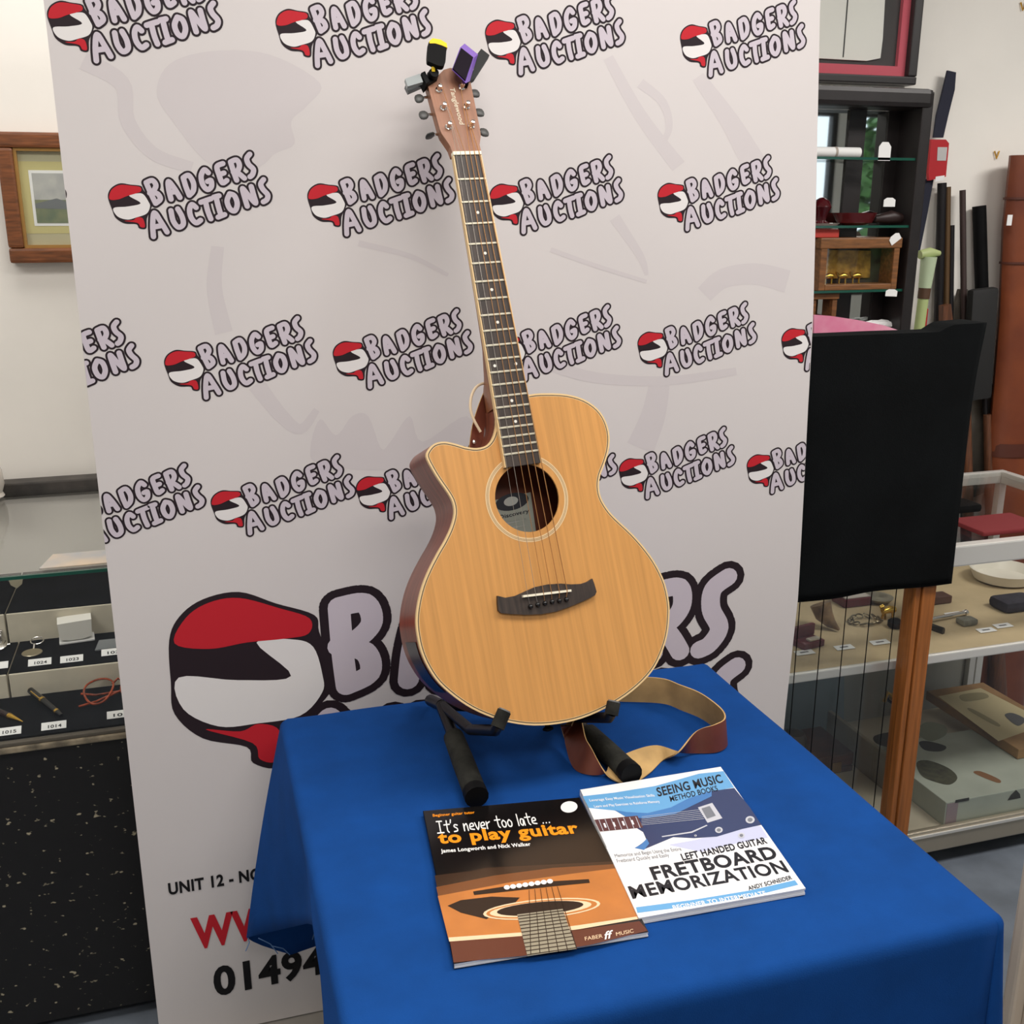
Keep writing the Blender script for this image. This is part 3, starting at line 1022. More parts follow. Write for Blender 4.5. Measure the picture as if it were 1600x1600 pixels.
# ================================================================== STAND
m_foam = M('black_foam', (40, 40, 36), 0.9, var=0.3, scale=30, bump=0.5, bscale=150, spec=0.2)
m_mtl = M('black_metal', (20, 20, 22), 0.4, 0.5)
st = thing('guitar_stand', 'black folding guitar stand with foam-covered legs on the blue table', 'stand', (0.455, 1.40, TH))
fl_ = atz(744, 1243, TH+0.018)
fr_ = atz(985, 1208, TH+0.018)
hl = aty(690, 1102, 1.50)
hr = aty(884, 1112, 1.47)
for (nm, f_, h_) in (('l', fl_, hl), ('r', fr_, hr)):
    d_ = (h_-f_)
    MB().tube([f_, f_+d_*0.03, f_+d_*0.35, f_+d_*0.62], [0.015, 0.0165, 0.0165, 0.0155], 14).build('foam_leg', m_foam, st, True)
    MB().tube([f_-d_.normalized()*0.004, f_+d_.normalized()*0.012], 0.0172, 14).build('rubber_foot', m_black, st, True)
    MB().tube([f_+d_*0.6, h_], 0.0095, 10).build('metal_leg', m_mtl, st, True)
    hx = h_ + Vector((0, 0.02, 0))
    MB().tube([h_, Vector((h_.x, h_.y+0.085, TH+0.012))], 0.0095, 10).build('rear_leg', m_mtl, st, True)
MB().tube([hl, hr], 0.008, 10).build('cross_bar', m_mtl, st, True)
# cradle arms: run forward under the body, then turn up in front of the face
for (top, bot, h_) in (((788, 1111), (777, 1137), hl), ((959, 1097), (955, 1117), hr)):
    pt = gworld(gl(*top, 0.016))
    pb = gworld(gl(*bot, 0.016))
    rear = gworld(GMi @ (pb-GT) + Vector((0, -0.012, -0.125)))
    MB().tube([pb, pt], 0.0098, 14).build('foam_tip', m_foam, st, True)
    MB().tube([pt, pt+(pt-pb).normalized()*0.002], 0.0085, 14).build('tip_cap', M('grey_cap', (110, 112, 112), 0.5), st, True)
    MB().tube([pb+(pt-pb)*0.2, pb+(rear-pb)*0.06-Vector((0, 0, 0.004)), rear], 0.008, 10).build('cradle_arm', m_mtl, st, True)
    MB().tube([rear, h_], 0.008, 10).build('arm_link', m_mtl, st, True)

# ================================================================== STRAP
m_tan = M('tan_suede', (196, 160, 106), 0.85, var=0.1, scale=18, spec=0.2)
m_lea = M('brown_leather', (112, 56, 38), 0.45, var=0.14, scale=14)
def ribbon(pairs, n=6):
    lo = catmull([p[0] for p in pairs], n)
    hi = catmull([p[1] for p in pairs], n)
    return lo, hi
strap = thing('guitar_strap', 'brown leather guitar strap with tan suede inside, looped on the table', 'strap', (0.62, 1.5, TH))
ht = TH+0.002
def lowp(x, y):
    return atz(x, y, ht)
UPZ = Vector((0, 0, 0.045))
TWP = atz(1060, 1175, ht+0.016)      # where the strap twists over
TWV = (TWP-CAM).normalized()
pairs = [(lowp(905, 1094), None), (lowp(972, 1096), None), (lowp(1035, 1099), None), (lowp(1066, 1110), None), (lowp(1095, 1122), None), (lowp(1118, 1138), None), (lowp(1133, 1153), None), (lowp(1135, 1166), None), (lowp(1120, 1175), None)]
pairs = [(a, a+UPZ+Vector((-0.004, 0.004, 0))) for a, _ in pairs]
pairs += [(lowp(1091, 1177), lowp(1091, 1177)+Vector((0.0, 0.010, 0.032))), (TWP+TWV*0.018, TWP-TWV*0.018),
          (lowp(1026, 1176)+Vector((0, 0, 0.012)), lowp(1036, 1188)), (lowp(990, 1186)+Vector((0, 0, 0.014)), lowp(1014, 1209)),
          (lowp(955, 1202)+Vector((0, 0, 0.012)), lowp(985, 1225)), (lowp(945, 1212)+Vector((0, 0, 0.004)), lowp(950, 1218)+Vector((0, 0, 0.006)))]
ga = gworld(gl(876, 1134, -0.035))
gb2 = gworld(gl(893, 1134, -0.035))
pairs += [(lowp(916, 1210), lowp(916, 1210)+Vector((0.012, 0.014, 0.035))), (lowp(894, 1196), lowp(894, 1196)+Vector((0.026, 0.016, 0.036))), (lowp(880, 1166)+Vector((0, 0, 0.02)), lowp(880, 1166)+Vector((0.030, 0.012, 0.05))), (ga, gb2)]
lo, hi = ribbon(pairs)
def two_sided(lo, hi, name_in, name_out, parent):
    n_ = len(lo)
    nrm = []
    for i in range(n_):
        t_ = lo[min(i+1, n_-1)]-lo[max(i-1, 0)]+hi[min(i+1, n_-1)]-hi[max(i-1, 0)]
        nrm.append(t_.cross(hi[i]-lo[i]).normalized())
    th_ = 0.0011
    A = MB()
    A.strip([p+q*th_ for p, q in zip(lo, nrm)], [p+q*th_ for p, q in zip(hi, nrm)])
    A.build(name_in, m_tan, parent, True)
    Bm = MB()
    Bm.strip([p-q*th_ for p, q in zip(lo, nrm)], [p-q*th_ for p, q in zip(hi, nrm)])
    Bm.build(name_out, m_lea, parent, True)
    E_ = MB()
    E_.strip([p-q*th_ for p, q in zip(hi, nrm)], [p+q*th_ for p, q in zip(hi, nrm)])
    E_.build('strap_edge', m_tan, parent)
    E_ = MB()
    E_.strip([p-q*th_ for p, q in zip(lo, nrm)], [p+q*th_ for p, q in zip(lo, nrm)])
    E_.build('strap_edge', m_tan, parent)
two_sided(lo, hi, 'strap_lining', 'strap_band', strap)
# upper end of the strap, rising behind the cutaway to the neck heel
ZS = -0.055
up_l = [gworld(gl(x, y, ZS)) for (x, y) in ((733, 700), (738, 665), (748, 632), (758, 608), (764, 598))]
up_r = [gworld(gl(x, y, ZS-0.004)) for (x, y) in ((755, 702), (756, 672), (764, 640), (771, 615), (774, 600))]
two_sided(catmull(up_l, 4), catmull(up_r, 4), 'strap_lining', 'strap_tongue', strap)
MB().lathe([(0.0030, 0), (0.0030, 0.0012), (0.0015, 0.002)], 12, Matrix.Translation(gworld(gl(741, 691, ZS+0.004))) @ GM.to_4x4()).build('rivet', m_chrome, strap, True)
cordp = [(766, 603), (757, 599), (745, 604), (737, 618), (735, 637), (740, 655), (751, 675)]
cord = catmull([gworld(gl(x, y, ZS+0.010)) for x, y in cordp], 5)
MB().tube(cord, 0.0021, 8).build('lace', M('cream_lace', (222, 200, 168), 0.6), strap, True)

# ================================================================== CLIP-ON TUNERS
yt = thing('clip_on_tuner', 'black and yellow clip-on tuner on the headstock', 'tuner', gworld(hp(672, 128, 0)))
def hw_(x, y, d=0.0):
    return gworld(hp(x, y, d))
def slab(mb, corners, depth, r=0.0):
    c_ = [Vector(p) for p in corners]
    n_ = (c_[1]-c_[0]).cross(c_[2]-c_[1]).normalized()
    mb.prism(c_, n_*depth)
    return mb
sc_ = catmull([hw_(x, y, 0.030) for x, y in ((669, 72), (672, 65), (690, 68), (697, 74), (697, 85), (695, 100), (688, 103), (672, 97), (668, 92))], 4, True)
nh = (GM @ hn).normalized()
MB().prism(sc_, nh*-0.008).build('tuner_screen', m_black, yt)
MB().prism([p+nh*0.0005 for p in [hw_(x, y, 0.030) for x, y in ((671, 64), (676, 60), (688, 62), (698, 68), (699, 75), (690, 71), (680, 68), (671, 68))]], nh*-0.009).build('yellow_rim', M('yellow_plastic', (240, 204, 30), 0.4), yt)
MB().tube([hw_(677, 101, 0.024), hw_(677, 112, 0.018)], 0.003, 10).build('yellow_joint', M('yellow_plastic', (240, 204, 30), 0.4), yt, True)
MB().lathe([(0.007, -0.006), (0.008, 0), (0.007, 0.006)], 14, Matrix.Translation(hw_(677, 116, 0.013)) @ GM.to_4x4()).build('ball_joint', m_black, yt, True)
MB().prism([hw_(x, y, 0.008) for x, y in ((668, 113), (685, 112), (684, 122), (668, 132))], nh*-0.007).build('clip_jaw', m_black, yt)
MB().prism([hw_(x, y, 0.012) for x, y in ((658, 114), (664, 111), (671, 126), (666, 131))], nh*-0.02).build('clip_spring', m_black, yt)
MB().prism([hw_(x, y, 0.010) for x, y in ((633, 123), (656, 115), (661, 128), (637, 135))], nh*-0.006).build('clip_handle', M('grey_plastic', (150, 156, 156), 0.3), yt)
MB().prism([hw_(x, y, -0.012) for x, y in ((633, 134), (655, 126), (661, 134), (638, 144))], nh*-0.006).build('clip_handle', M('grey_plastic_dark', (92, 96, 98), 0.35), yt)
pt_ = thing('clip_on_tuner', 'purple and black clip-on tuner on the headstock', 'tuner', gworld(hp(728, 124, 0)))
m_pur = M('purple_plastic', (120, 84, 178), 0.35)
sq = [hw_(x, y, 0.020) for x, y in ((720, 76), (739, 91), (727, 127), (707, 108))]
MB().prism(sq, nh*0.002).build('tuner_screen', M('tuner_glass_dark', (20, 11, 24), 0.5, spec=0.1), pt_)
sq2 = [hw_(x, y, 0.0195) for x, y in ((719, 74), (741, 90), (728, 130), (706, 109))]
sq3 = [hw_(x, y, 0.010) for x, y in ((726, 68), (747, 85), (734, 127), (712, 106))]
pcm = MB()
pcm.add(sq2+sq3, [(0, 1, 2, 3), (4, 5, 6, 7), (0, 1, 5, 4), (1, 2, 6, 5), (2, 3, 7, 6), (3, 0, 4, 7)])
pcm.build('purple_case', m_pur, pt_)
MB().prism([hw_(x, y, 0.004) for x, y in ((746, 84), (752, 76), (765, 86), (758, 97), (742, 122), (732, 128), (728, 124), (741, 108))], nh*-0.008).build('clip_arm', M('clip_charcoal', (40, 42, 42), 0.55, spec=0.25), pt_)
MB().prism([hw_(x, y, 0.010) for x, y in ((724, 122), (733, 126), (732, 132), (722, 128))], nh*-0.012).build('clip_jaw', m_black, pt_)

# ================================================================== BOOKS
def c8(x, y):
    return 640+x*0.4, 1180+y*0.4
class Page:
    """flat print drawn on a book cover lying on the table: crop pixels -> cover plane"""
    def __init__(s, h, upv):
        s.h = h
        s.up = upv
        s.lay = 0
    def p(s, x, y, d=0.0):
        return atz(*c8(x, y), s.h+d)
    def poly(s, mb, m_, pts, d):
        mb.cur = m_
        mb.poly([s.p(x, y, d) for x, y in pts])
    def text(s, mb, m_, t, BL, BR, hgt, bold, d, shear=0.0):
        mb.cur = m_
        a, b = s.p(*BL, d), s.p(*BR, d)
        c = s.p(BL[0]+s.up[0]*hgt, BL[1]+s.up[1]*hgt, d)
        put_text(mb, t, a, b, c, bold, shear)
def ell(cx, cy, rx, ry, tilt, n=28):
    return [(cx+rx*math.cos(t)*math.cos(tilt)-ry*math.sin(t)*math.sin(tilt), cy+rx*math.cos(t)*math.sin(tilt)+ry*math.sin(t)*math.cos(tilt)) for t in [2*math.pi*k_/n for k_ in range(n)]]
def book(name, label, corners, thick, cover_mat):
    h0 = TH+0.0012
    P = [atz(*c8(*q), h0+thick) for q in corners]
    base = sum(P, Vector())/4
    b_ = thing(name, label, 'book', (base.x, base.y, h0))
    D = Vector((0, 0, 1))
    inn = [base.lerp(p, 0.999)-D*0.0006 for p in P]
    pg = MB()
    # page block with slightly fanned layers
    for q in range(4):
        f_ = [Vector((base.x, base.y, 0)).lerp(Vector((p.x, p.y, 0)), 1.0-0.004*((q*7) % 3)) for p in inn]
        z0, z1 = h0+0.0006+(thick-0.0012)*q/4, h0+0.0006+(thick-0.0012)*(q+1)/4
        pg.prism([Vector((v.x, v.y, z0)) for v in f_], (0, 0, z1-z0-0.00005))
    pg.build('page_block', m_paper, b_)
    MB().prism([p-D*0.0005 for p in P], (0, 0, 0.0005)).build('front_cover', cover_mat, b_)
    MB().prism([Vector((p.x, p.y, h0)) for p in P], (0, 0, 0.0005)).build('back_cover', cover_mat, b_)
    sp0, sp1 = P[0], P[3]
    MB().prism([Vector((sp0.x, sp0.y, h0)), Vector((sp1.x, sp1.y, h0)), sp1, sp0], (0.0006, 0, 0)).build('spine', cover_mat, b_)
    return b_, h0+thick
m_cvk = M('cover_black', (16, 14, 14), 0.22, spec=0.6, coat=0.3)
b1, h1 = book('songbook', 'black music tutor book with an orange photo of a guitar on its cover', [(52, 218), (664, 165), (933, 690), (172, 815)], 0.007, m_cvk)
pg1 = Page(h1, (-0.2, -1.0))
pr = MB()
BM = [M('print_brown_dark', (58, 40, 28), 0.25, coat=0.3), M('print_wood', (190, 118, 58), 0.25, coat=0.3, var=0.05, scale=20), M('print_cream', (238, 206, 168), 0.25), M('print_redbrown', (96, 52, 38), 0.25), M('print_dark', (36, 26, 22), 0.25), M('print_grey', (150, 142, 122), 0.3), M('print_white', (240, 238, 234), 0.3), M('print_orange', (250, 150, 30), 0.3), M('print_wood_dark', (118, 72, 40), 0.25, coat=0.3)]
pg1.poly(pr, 0, [(98, 470), (240, 452), (300, 440), (480, 430), (796, 415), (812, 448), (110, 530)], 0.0001)
pg1.poly(pr, 8, [(104, 515), (330, 470), (560, 440), (806, 425), (822, 470), (114, 560)], 0.0002)
pg1.poly(pr, 1, [(110, 550), (400, 495), (640, 462), (818, 440), (895, 630), (890, 640), (640, 680), (440, 700), (153, 722)], 0.0003)
pg1.poly(pr, 3, [(158, 728), (440, 706), (660, 682), (898, 648), (930, 686), (700, 742), (460, 782), (172, 810)], 0.0003)
pg1.poly(pr, 2, [(152, 712), (440, 692), (660, 664), (888, 630), (892, 640), (660, 680), (440, 706), (155, 728)], 0.0005)
pg1.poly(pr, 4, [(148, 588), (200, 566), (320, 552), (430, 556), (400, 590), (300, 640), (200, 615)], 0.0005)
pg1.poly(pr, 2, ell(516, 600, 230, 38, -0.09), 0.0006)
pg1.poly(pr, 1, ell(516, 600, 218, 33, -0.09), 0.0007)
pg1.poly(pr, 2, ell(512, 600, 200, 28, -0.09), 0.0008)
pg1.poly(pr, 4, ell(510, 598, 170, 25, -0.09), 0.0009)
pg1.poly(pr, 4, [(248, 532), (400, 508), (560, 492), (700, 484), (704, 498), (560, 512), (400, 530), (252, 546)], 0.0006)
for i in range(8):
    x = 380+i*24
    pg1.poly(pr, 6, ell(x, 516-i*3.4, 12, 9, 0, 12), 0.0010)
pg1.poly(pr, 5, [(420, 622), (598, 600), (652, 756), (460, 784)], 0.0011)
for i in range(12):
    t = (i+0.6)/12
    t2 = t**1.15
    a = (420+40*t2, 622+162*t2)
    b = (598+54*t2, 600+156*t2)
    pg1.poly(pr, 4, [a, b, (b[0]+1, b[1]+3.2), (a[0]+1, a[1]+3.2)], 0.0013)
for i in range(6):
    x0_ = 466+i*22
    x1_ = 472+i*36
    pg1.poly(pr, 4, [(x0_, 526-i*3), (x0_+1.8, 526-i*3), (x1_+3, 778-i*4), (x1_, 778-i*4)], 0.0014)
pg1.poly(pr, 6, ell(623, 202, 33, 22, -0.1), 0.0004)
pg1.text(pr, 7, 'Beginner guitar tutor', (92, 244), (256, 231), 14, 0.02, 0.0004)
pg1.text(pr, 7, 'to play guitar', (118, 361), (672, 318), 60, 0.035, 0.0004)
pg1.text(pr, 6, 'James Longworth and Nick Walker', (124, 386), (476, 358), 19, 0.03, 0.0004)
pg1.text(pr, 2, 'FABER', (686, 724), (755, 712), 14, 0.0, 0.0006)
pg1.text(pr, 6, 'ff', (762, 720), (800, 712), 30, 0.02, 0.0006, 0.3)
pg1.text(pr, 2, 'MUSIC', (808, 706), (876, 692), 14, 0.0, 0.0006)
# hand-drawn style line
pr.cur = 6
HAND = {
    'I': ([[(0.1, 1), (0.6, 1)], [(0.35, 1), (0.35, 0.05)], [(0.05, 0.03), (0.65, 0.03)]], 0.75), 't': ([[(0.3, 1), (0.28, 0.2), (0.4, 0.02)], [(0.02, 0.66), (0.55, 0.68)]], 0.6), "'": ([[(0.12, 1.05), (0.06, 0.8)]], 0.25),
    's': ([[(0.42, 0.55), (0.2, 0.6), (0.1, 0.45), (0.35, 0.28), (0.35, 0.08), (0.05, 0.03)]], 0.55), 'n': ([[(0.05, 0.6), (0.05, 0.02), (0.1, 0.4), (0.35, 0.58), (0.42, 0.02)]], 0.58), 'e': ([[(0.05, 0.3), (0.4, 0.36), (0.35, 0.58), (0.1, 0.5), (0.05, 0.15), (0.42, 0.06)]], 0.55),
    'v': ([[(0.02, 0.6), (0.22, 0.02), (0.45, 0.62)]], 0.52), 'r': ([[(0.06, 0.6), (0.06, 0.02), (0.1, 0.42), (0.38, 0.58)]], 0.46), 'o': ([[(0.25, 0.6), (0.06, 0.4), (0.12, 0.06), (0.36, 0.06), (0.44, 0.38), (0.25, 0.6)]], 0.56),
    'l': ([[(0.12, 1), (0.08, 0.02)]], 0.25), 'a': ([[(0.4, 0.52), (0.15, 0.56), (0.05, 0.2), (0.25, 0.03), (0.4, 0.5), (0.44, 0.02)]], 0.56), '.': ([[(0.06, 0.04), (0.08, 0.06)]], 0.3), ' ': ([], 0.42)}
pen = 0.0
strokes = []
for ch in "It's never too late ...":
    g_, w_ = HAND[ch]
    for st_ in g_:
        strokes.append([(pen+x, y) for x, y in st_])
    pen += w_
a_, b_, c_ = pg1.p(108, 306, 0.0004), pg1.p(556, 264, 0.0004), pg1.p(108-8, 306-46, 0.0004)
def hand_fn(x, y):
    return a_ + (b_-a_)*(x/100/pen) + (c_-a_)*(y/100)
stroke_union(pr, [[(v.x*100, v.y*100) for v in catmull([(x, y, 0) for x, y in s_], 4)] for s_ in strokes], 5.5, hand_fn)
pr.build('cover_print', BM, b1)

m_cvw = M('cover_white', (240, 240, 240), 0.3, coat=0.2)
b2, h2 = book('songbook', 'white and blue fretboard method book with a blue electric guitar on its cover', [(665, 135), (1215, 45), (1547, 520), (895, 636)], 0.009, m_cvw)
pg2 = Page(h2, (-0.42, -1.0))
p2 = MB()
BM2 = [M('print_blue', (104, 166, 214), 0.3), M('print_navy', (44, 58, 98), 0.25, coat=0.2), M('print_fret_brown', (92, 58, 60), 0.3), M('print_silver', (196, 198, 206), 0.3), M('print_ink', (22, 24, 32), 0.4), M('print_white2', (244, 244, 246), 0.3), M('print_lilac', (196, 200, 226), 0.3), M('print_grey_text', (120, 124, 132), 0.4), M('print_blue_mid', (70, 124, 184), 0.3)]
pg2.poly(p2, 0, [(676, 160), (800, 146), (960, 120), (1060, 92), (1130, 72), (1226, 62), (1268, 126), (1180, 142), (1080, 186), (980, 220), (880, 234), (800, 216), (700, 206)], 0.0001)
pg2.poly(p2, 6, [(1010, 350), (1120, 330), (1330, 268), (1372, 278), (1400, 322), (1240, 352), (1140, 378)], 0.0001)
pg2.poly(p2, 8, [(800, 214), (850, 222), (930, 226), (1020, 204), (1090, 168), (1180, 138), (1180, 160), (1040, 228), (930, 246), (850, 244)], 0.0003)
pg2.poly(p2, 1, [(838, 240), (940, 236), (1040, 214), (1110, 176), (1180, 140), (1268, 128), (1330, 205), (1374, 272), (1300, 288), (1200, 318), (1110, 324), (1030, 320), (970, 345), (915, 368), (880, 362), (902, 348), (925, 330), (912, 300), (880, 280)], 0.0002)
pg2.poly(p2, 8, [(878, 362), (905, 348), (926, 326), (936, 345), (916, 370)], 0.0003)
pg2.poly(p2, 2, [(722, 252), (890, 236), (912, 282), (744, 298)], 0.0004)
for i in range(7):
    x = 738+i*24
    pg2.poly(p2, 3, [(x, 252-i*2), (x+2.5, 252-i*2), (x+20, 296-i*2.0), (x+17.5, 296-i*2.0)], 0.0006)
for i in range(4):
    x = 756+i*36
    pg2.poly(p2, 5, [(x, 266-i*4), (x+7, 265-i*4), (x+14, 282-i*4), (x+7, 283-i*4)], 0.0007)
pg2.poly(p2, 3, [(1126, 204), (1182, 186), (1222, 246), (1164, 264)], 0.0004)
pg2.poly(p2, 7, [(1140, 208), (1172, 198), (1196, 236), (1162, 248)], 0.0006)
for i in range(6):
    pg2.poly(p2, 3, [(906, 240+i*6.4), (1150, 210+i*7.4), (1150, 211.4+i*7.4), (906, 241.2+i*6.4)], 0.0005)
for (x, y, r_) in ((1330, 252, 18), (1208, 292, 15), (1296, 313, 13), (1117, 314, 5)):
    pg2.poly(p2, 3, ell(x, y, r_, r_*0.8, 0, 18), 0.0005)
    pg2.poly(p2, 7, ell(x, y, r_*0.55, r_*0.45, 0, 14), 0.0007)
pg2.poly(p2, 3, [(985, 316), (1100, 298), (1160, 272), (1164, 275), (1104, 303), (986, 320)], 0.0005)
pg2.poly(p2, 0, [(884, 594), (1100, 566), (1330, 528), (1505, 488), (1518, 506), (1340, 550), (1110, 588), (890, 616)], 0.0002)
pg2.text(p2, 4, 'SEEING MUSIC', (972, 162), (1230, 106), 34, 0.022, 0.0004, 0.15)
pg2.text(p2, 4, 'METHOD BOOKS', (1020, 182), (1208, 138), 21, 0.015, 0.0004, 0.15)
pg2.text(p2, 5, 'Leverage Easy Music Visualization Skills', (706, 184), (960, 164), 13, 0.01, 0.0004)
pg2.text(p2, 5, 'Learn and Play Exercises to Reinforce Memory', (724, 208), (980, 188), 13, 0.01, 0.0004)
pg2.text(p2, 7, 'Memorize and Begin Using the Entire', (806, 404), (1066, 376), 18, 0.0, 0.0004)
pg2.text(p2, 7, 'Fretboard Quickly and Easily', (814, 424), (1018, 400), 18, 0.0, 0.0004)
pg2.text(p2, 4, 'LEFT HANDED GUITAR', (1068, 412), (1400, 344), 27, 0.03, 0.0004)
pg2.text(p2, 4, 'FRETBOARD', (956, 489), (1444, 402), 52, 0.032, 0.0004)
pg2.text(p2, 4, 'MEMORIZATION', (872, 562), (1484, 456), 50, 0.026, 0.0004)
pg2.text(p2, 4, 'ANDY SCHNEIDER', (1326, 528), (1496, 484), 16, 0.02, 0.0004)
pg2.text(p2, 5, 'BEGINNER TO INTERMEDIATE', (1032, 604), (1396, 546), 17, 0.02, 0.0005)
p2.build('cover_print', BM2, b2)

# ================================================================== LEFT: PICTURE ON THE WALL
pf0, pf1 = aty(-20, 412, WY-0.03), aty(-20, 207, WY-0.03)
pxl, pxr = aty(-150, 300, WY-0.03).x, aty(190, 300, WY-0.03).x
# inner frame edge seen at the left: the frame's left bar starts at x = 0
flx = aty(2, 300, WY-0.03).x
fzb, fzt = aty(60, 411, WY-0.03).z, aty(40, 206, WY-0.03).z
frx = flx + 0.40
pic = thing('framed_picture', 'small watercolour landscape in a brown wooden frame on the white wall', 'picture', ((flx+frx)/2, WY-0.01, fzb))
m_fw = M('brown_frame_wood', (112, 66, 36), 0.4, var=0.2, scale=10, stretch=(2, 20, 20))
m_fg = M('gilt_slip', (176, 134, 74), 0.35, 0.4)
fwid = 0.032
for (a, b) in (((flx, fzb), (frx, fzb+fwid)), ((flx, fzt-fwid), (frx, fzt)), ((flx, fzb+fwid), (flx+fwid, fzt-fwid)), ((frx-fwid, fzb+fwid), (frx, fzt-fwid))):
    MB().bbox((a[0], WY-0.034, a[1]), (b[0], WY-0.002, b[1]), 0.006).build('frame_bar', m_fw, pic)
g0 = fwid
for (a, b) in (((flx+g0, fzb+g0), (frx-g0, fzb+g0+0.006)), ((flx+g0, fzt-g0-0.006), (frx-g0, fzt-g0)), ((flx+g0, fzb+g0+0.006), (flx+g0+0.006, fzt-g0-0.006)), ((frx-g0-0.006, fzb+g0+0.006), (frx-g0, fzt-g0-0.006))):
    MB().box((a[0], WY-0.026, a[1]), (b[0], WY-0.006, b[1])).build('gilt_slip', m_fg, pic)
MB().box((flx+g0, WY-0.014, fzb+g0), (frx-g0, WY-0.010, fzt-g0)).build('mount', M('olive_mount', (186, 180, 148), 0.8), pic)
ax0, ax1 = aty(48, 300, WY-0.014).x, 0
ax1 = flx+frx-ax0
az0, az1 = aty(60, 353, WY-0.014).z, aty(60, 266, WY-0.014).z
MB().box((ax0-0.022, WY-0.0145, az0-0.016), (ax1+0.022, WY-0.0141, az1+0.018)).build('mount_line', M('mount_band', (200, 190, 132), 0.8), pic)
MB().box((ax0, WY-0.0152, az0), (ax1, WY-0.0148, az1)).build('mount_bevel', m_paper, pic)
e = 0.006
MB().box((ax0+e, WY-0.0160, az0+e+(az1-az0)*0.42), (ax1-e, WY-0.0156, az1-e)).build('painted_sky', M('painted_sky', (196, 196, 188), 0.8, rgb2=(160, 160, 162), scale=25), pic)
MB().box((ax0+e, WY-0.0160, az0+e), (ax1-e, WY-0.0156, az0+e+(az1-az0)*0.42)).build('painted_field', M('painted_field', (134, 138, 104), 0.8, rgb2=(96, 112, 92), scale=40), pic)
MB().poly([(ax0+e, WY-0.0163, az0+(az1-az0)*0.40), (ax0+e+0.045, WY-0.0163, az0+(az1-az0)*0.5), (ax0+0.075, WY-0.0163, az0+(az1-az0)*0.42), (ax0+0.075, WY-0.0163, az0+(az1-az0)*0.3), (ax0+e, WY-0.0163, az0+(az1-az0)*0.32)]).build('painted_hill', M('painted_hill', (112, 116, 118), 0.8), pic)
MB().box((flx+g0, WY-0.020, fzb+g0), (frx-g0, WY-0.0185, fzt-g0)).build('glazing', m_glass, pic)

# ================================================================== LEFT: DISPLAY CASE
CX0, CX1, CY0, CY1 = -1.25, 0.95, 1.90, 2.57
case = thing('display_case', 'black-fronted glass display case with stepped felt shelves beside the banner', 'display case', ((CX0+CX1)/2, (CY0+CY1)/2, 0))
m_scuff = bpy.data.materials.new('scuffed_black_panel')
m_scuff.use_nodes = True
_nt = m_scuff.node_tree
_p = _nt.nodes['Principled BSDF']
_p.inputs['Roughness'].default_value = 0.6
_tc = _nt.nodes.new('ShaderNodeTexCoord')
_mp = _nt.nodes.new('ShaderNodeMapping')
_mp.inputs['Scale'].default_value = (0.7, 1, 1.0)
_n1 = _nt.nodes.new('ShaderNodeTexNoise')
_n1.inputs['Scale'].default_value = 95
_n1.inputs['Detail'].default_value = 2
_rp = _nt.nodes.new('ShaderNodeValToRGB')
_rp.color_ramp.elements[0].position = 0.665
_rp.color_ramp.elements[0].color = S(12, 11, 13)
_rp.color_ramp.elements[1].position = 0.73
_rp.color_ramp.elements[1].color = S(170, 160, 135)
_nt.links.new(_tc.outputs['Object'], _mp.inputs[0])
_nt.links.new(_mp.outputs[0], _n1.inputs['Vector'])
_nt.links.new(_n1.outputs['Fac'], _rp.inputs[0])
_nt.links.new(_rp.outputs[0], _p.inputs['Base Color'])
MB().box((CX0, CY0, 0.03), (CX1, CY0+0.02, 0.612)).build('front_panel', m_scuff, case)
MB().box((CX0, CY0+0.05, 0.0), (CX1, CY0+0.08, 0.03)).build('plinth', m_black, case)
MB().bbox((CX0, CY0-0.006, 0.612), (CX1, CY0+0.022, 0.624), 0.003).build('front_rail', M('worn_rail', (120, 110, 92), 0.5, var=0.3, scale=40), case)
MB().bbox((CX0, CY0-0.003, 0.624), (CX1, CY0+0.010, 0.632), 0.002).build('glass_channel', M('worn_rail_dark', (84, 78, 68), 0.5), case)
MB().box((CX0, CY0+0.02, 0.60), (CX1, CY1-0.02, 0.622)).build('floor_board', m_black, case)
MB().box((CX0, CY1-0.02, 0.0), (CX1, CY1, 0.93)).build('back_board', M('case_back_white', (240, 236, 226), 0.7), case)
MB().box((CX0, CY0+0.02, 0.0), (CX0+0.02, CY1-0.02, 0.93)).build('end_board', m_blackwood, case)
MB().box((CX1-0.02, CY0+0.02, 0.0), (CX1, CY1-0.02, 0.93)).build('end_board', m_blackwood, case)
MB().box((CX0+0.02, CY0+0.002, 0.632), (CX1-0.02, CY0+0.007, 0.937)).build('front_glass', m_glass, case)
MB().box((CX0, CY0+0.004, 0.938), (CX1, CY1-0.03, 0.943)).build('top_glass', m_glass, case)
MB().box((CX0, CY0-0.002, 0.9375), (CX1, CY0+0.0035, 0.9435)).build('glass_edge', m_glassedge, case)
MB().bbox((CX0, CY1-0.045, 0.93), (CX1, CY1+0.005, 0.962), 0.004).build('back_rail', M('worn_black_rail', (58, 54, 50), 0.55, var=0.25, scale=30), case)
ctx = aty(27, 915, CY0+0.02)
MB().prism([(ctx.x-0.012, CY0+0.012, 0.936), (ctx.x+0.012, CY0+0.012, 0.936), (ctx.x+0.009, CY0+0.012, 0.924), (ctx.x, CY0+0.012, 0.917), (ctx.x-0.009, CY0+0.012, 0.924)], (0, 0.003, 0)).build('glass_clip', M('clip_beige', (188, 178, 150), 0.5), case)
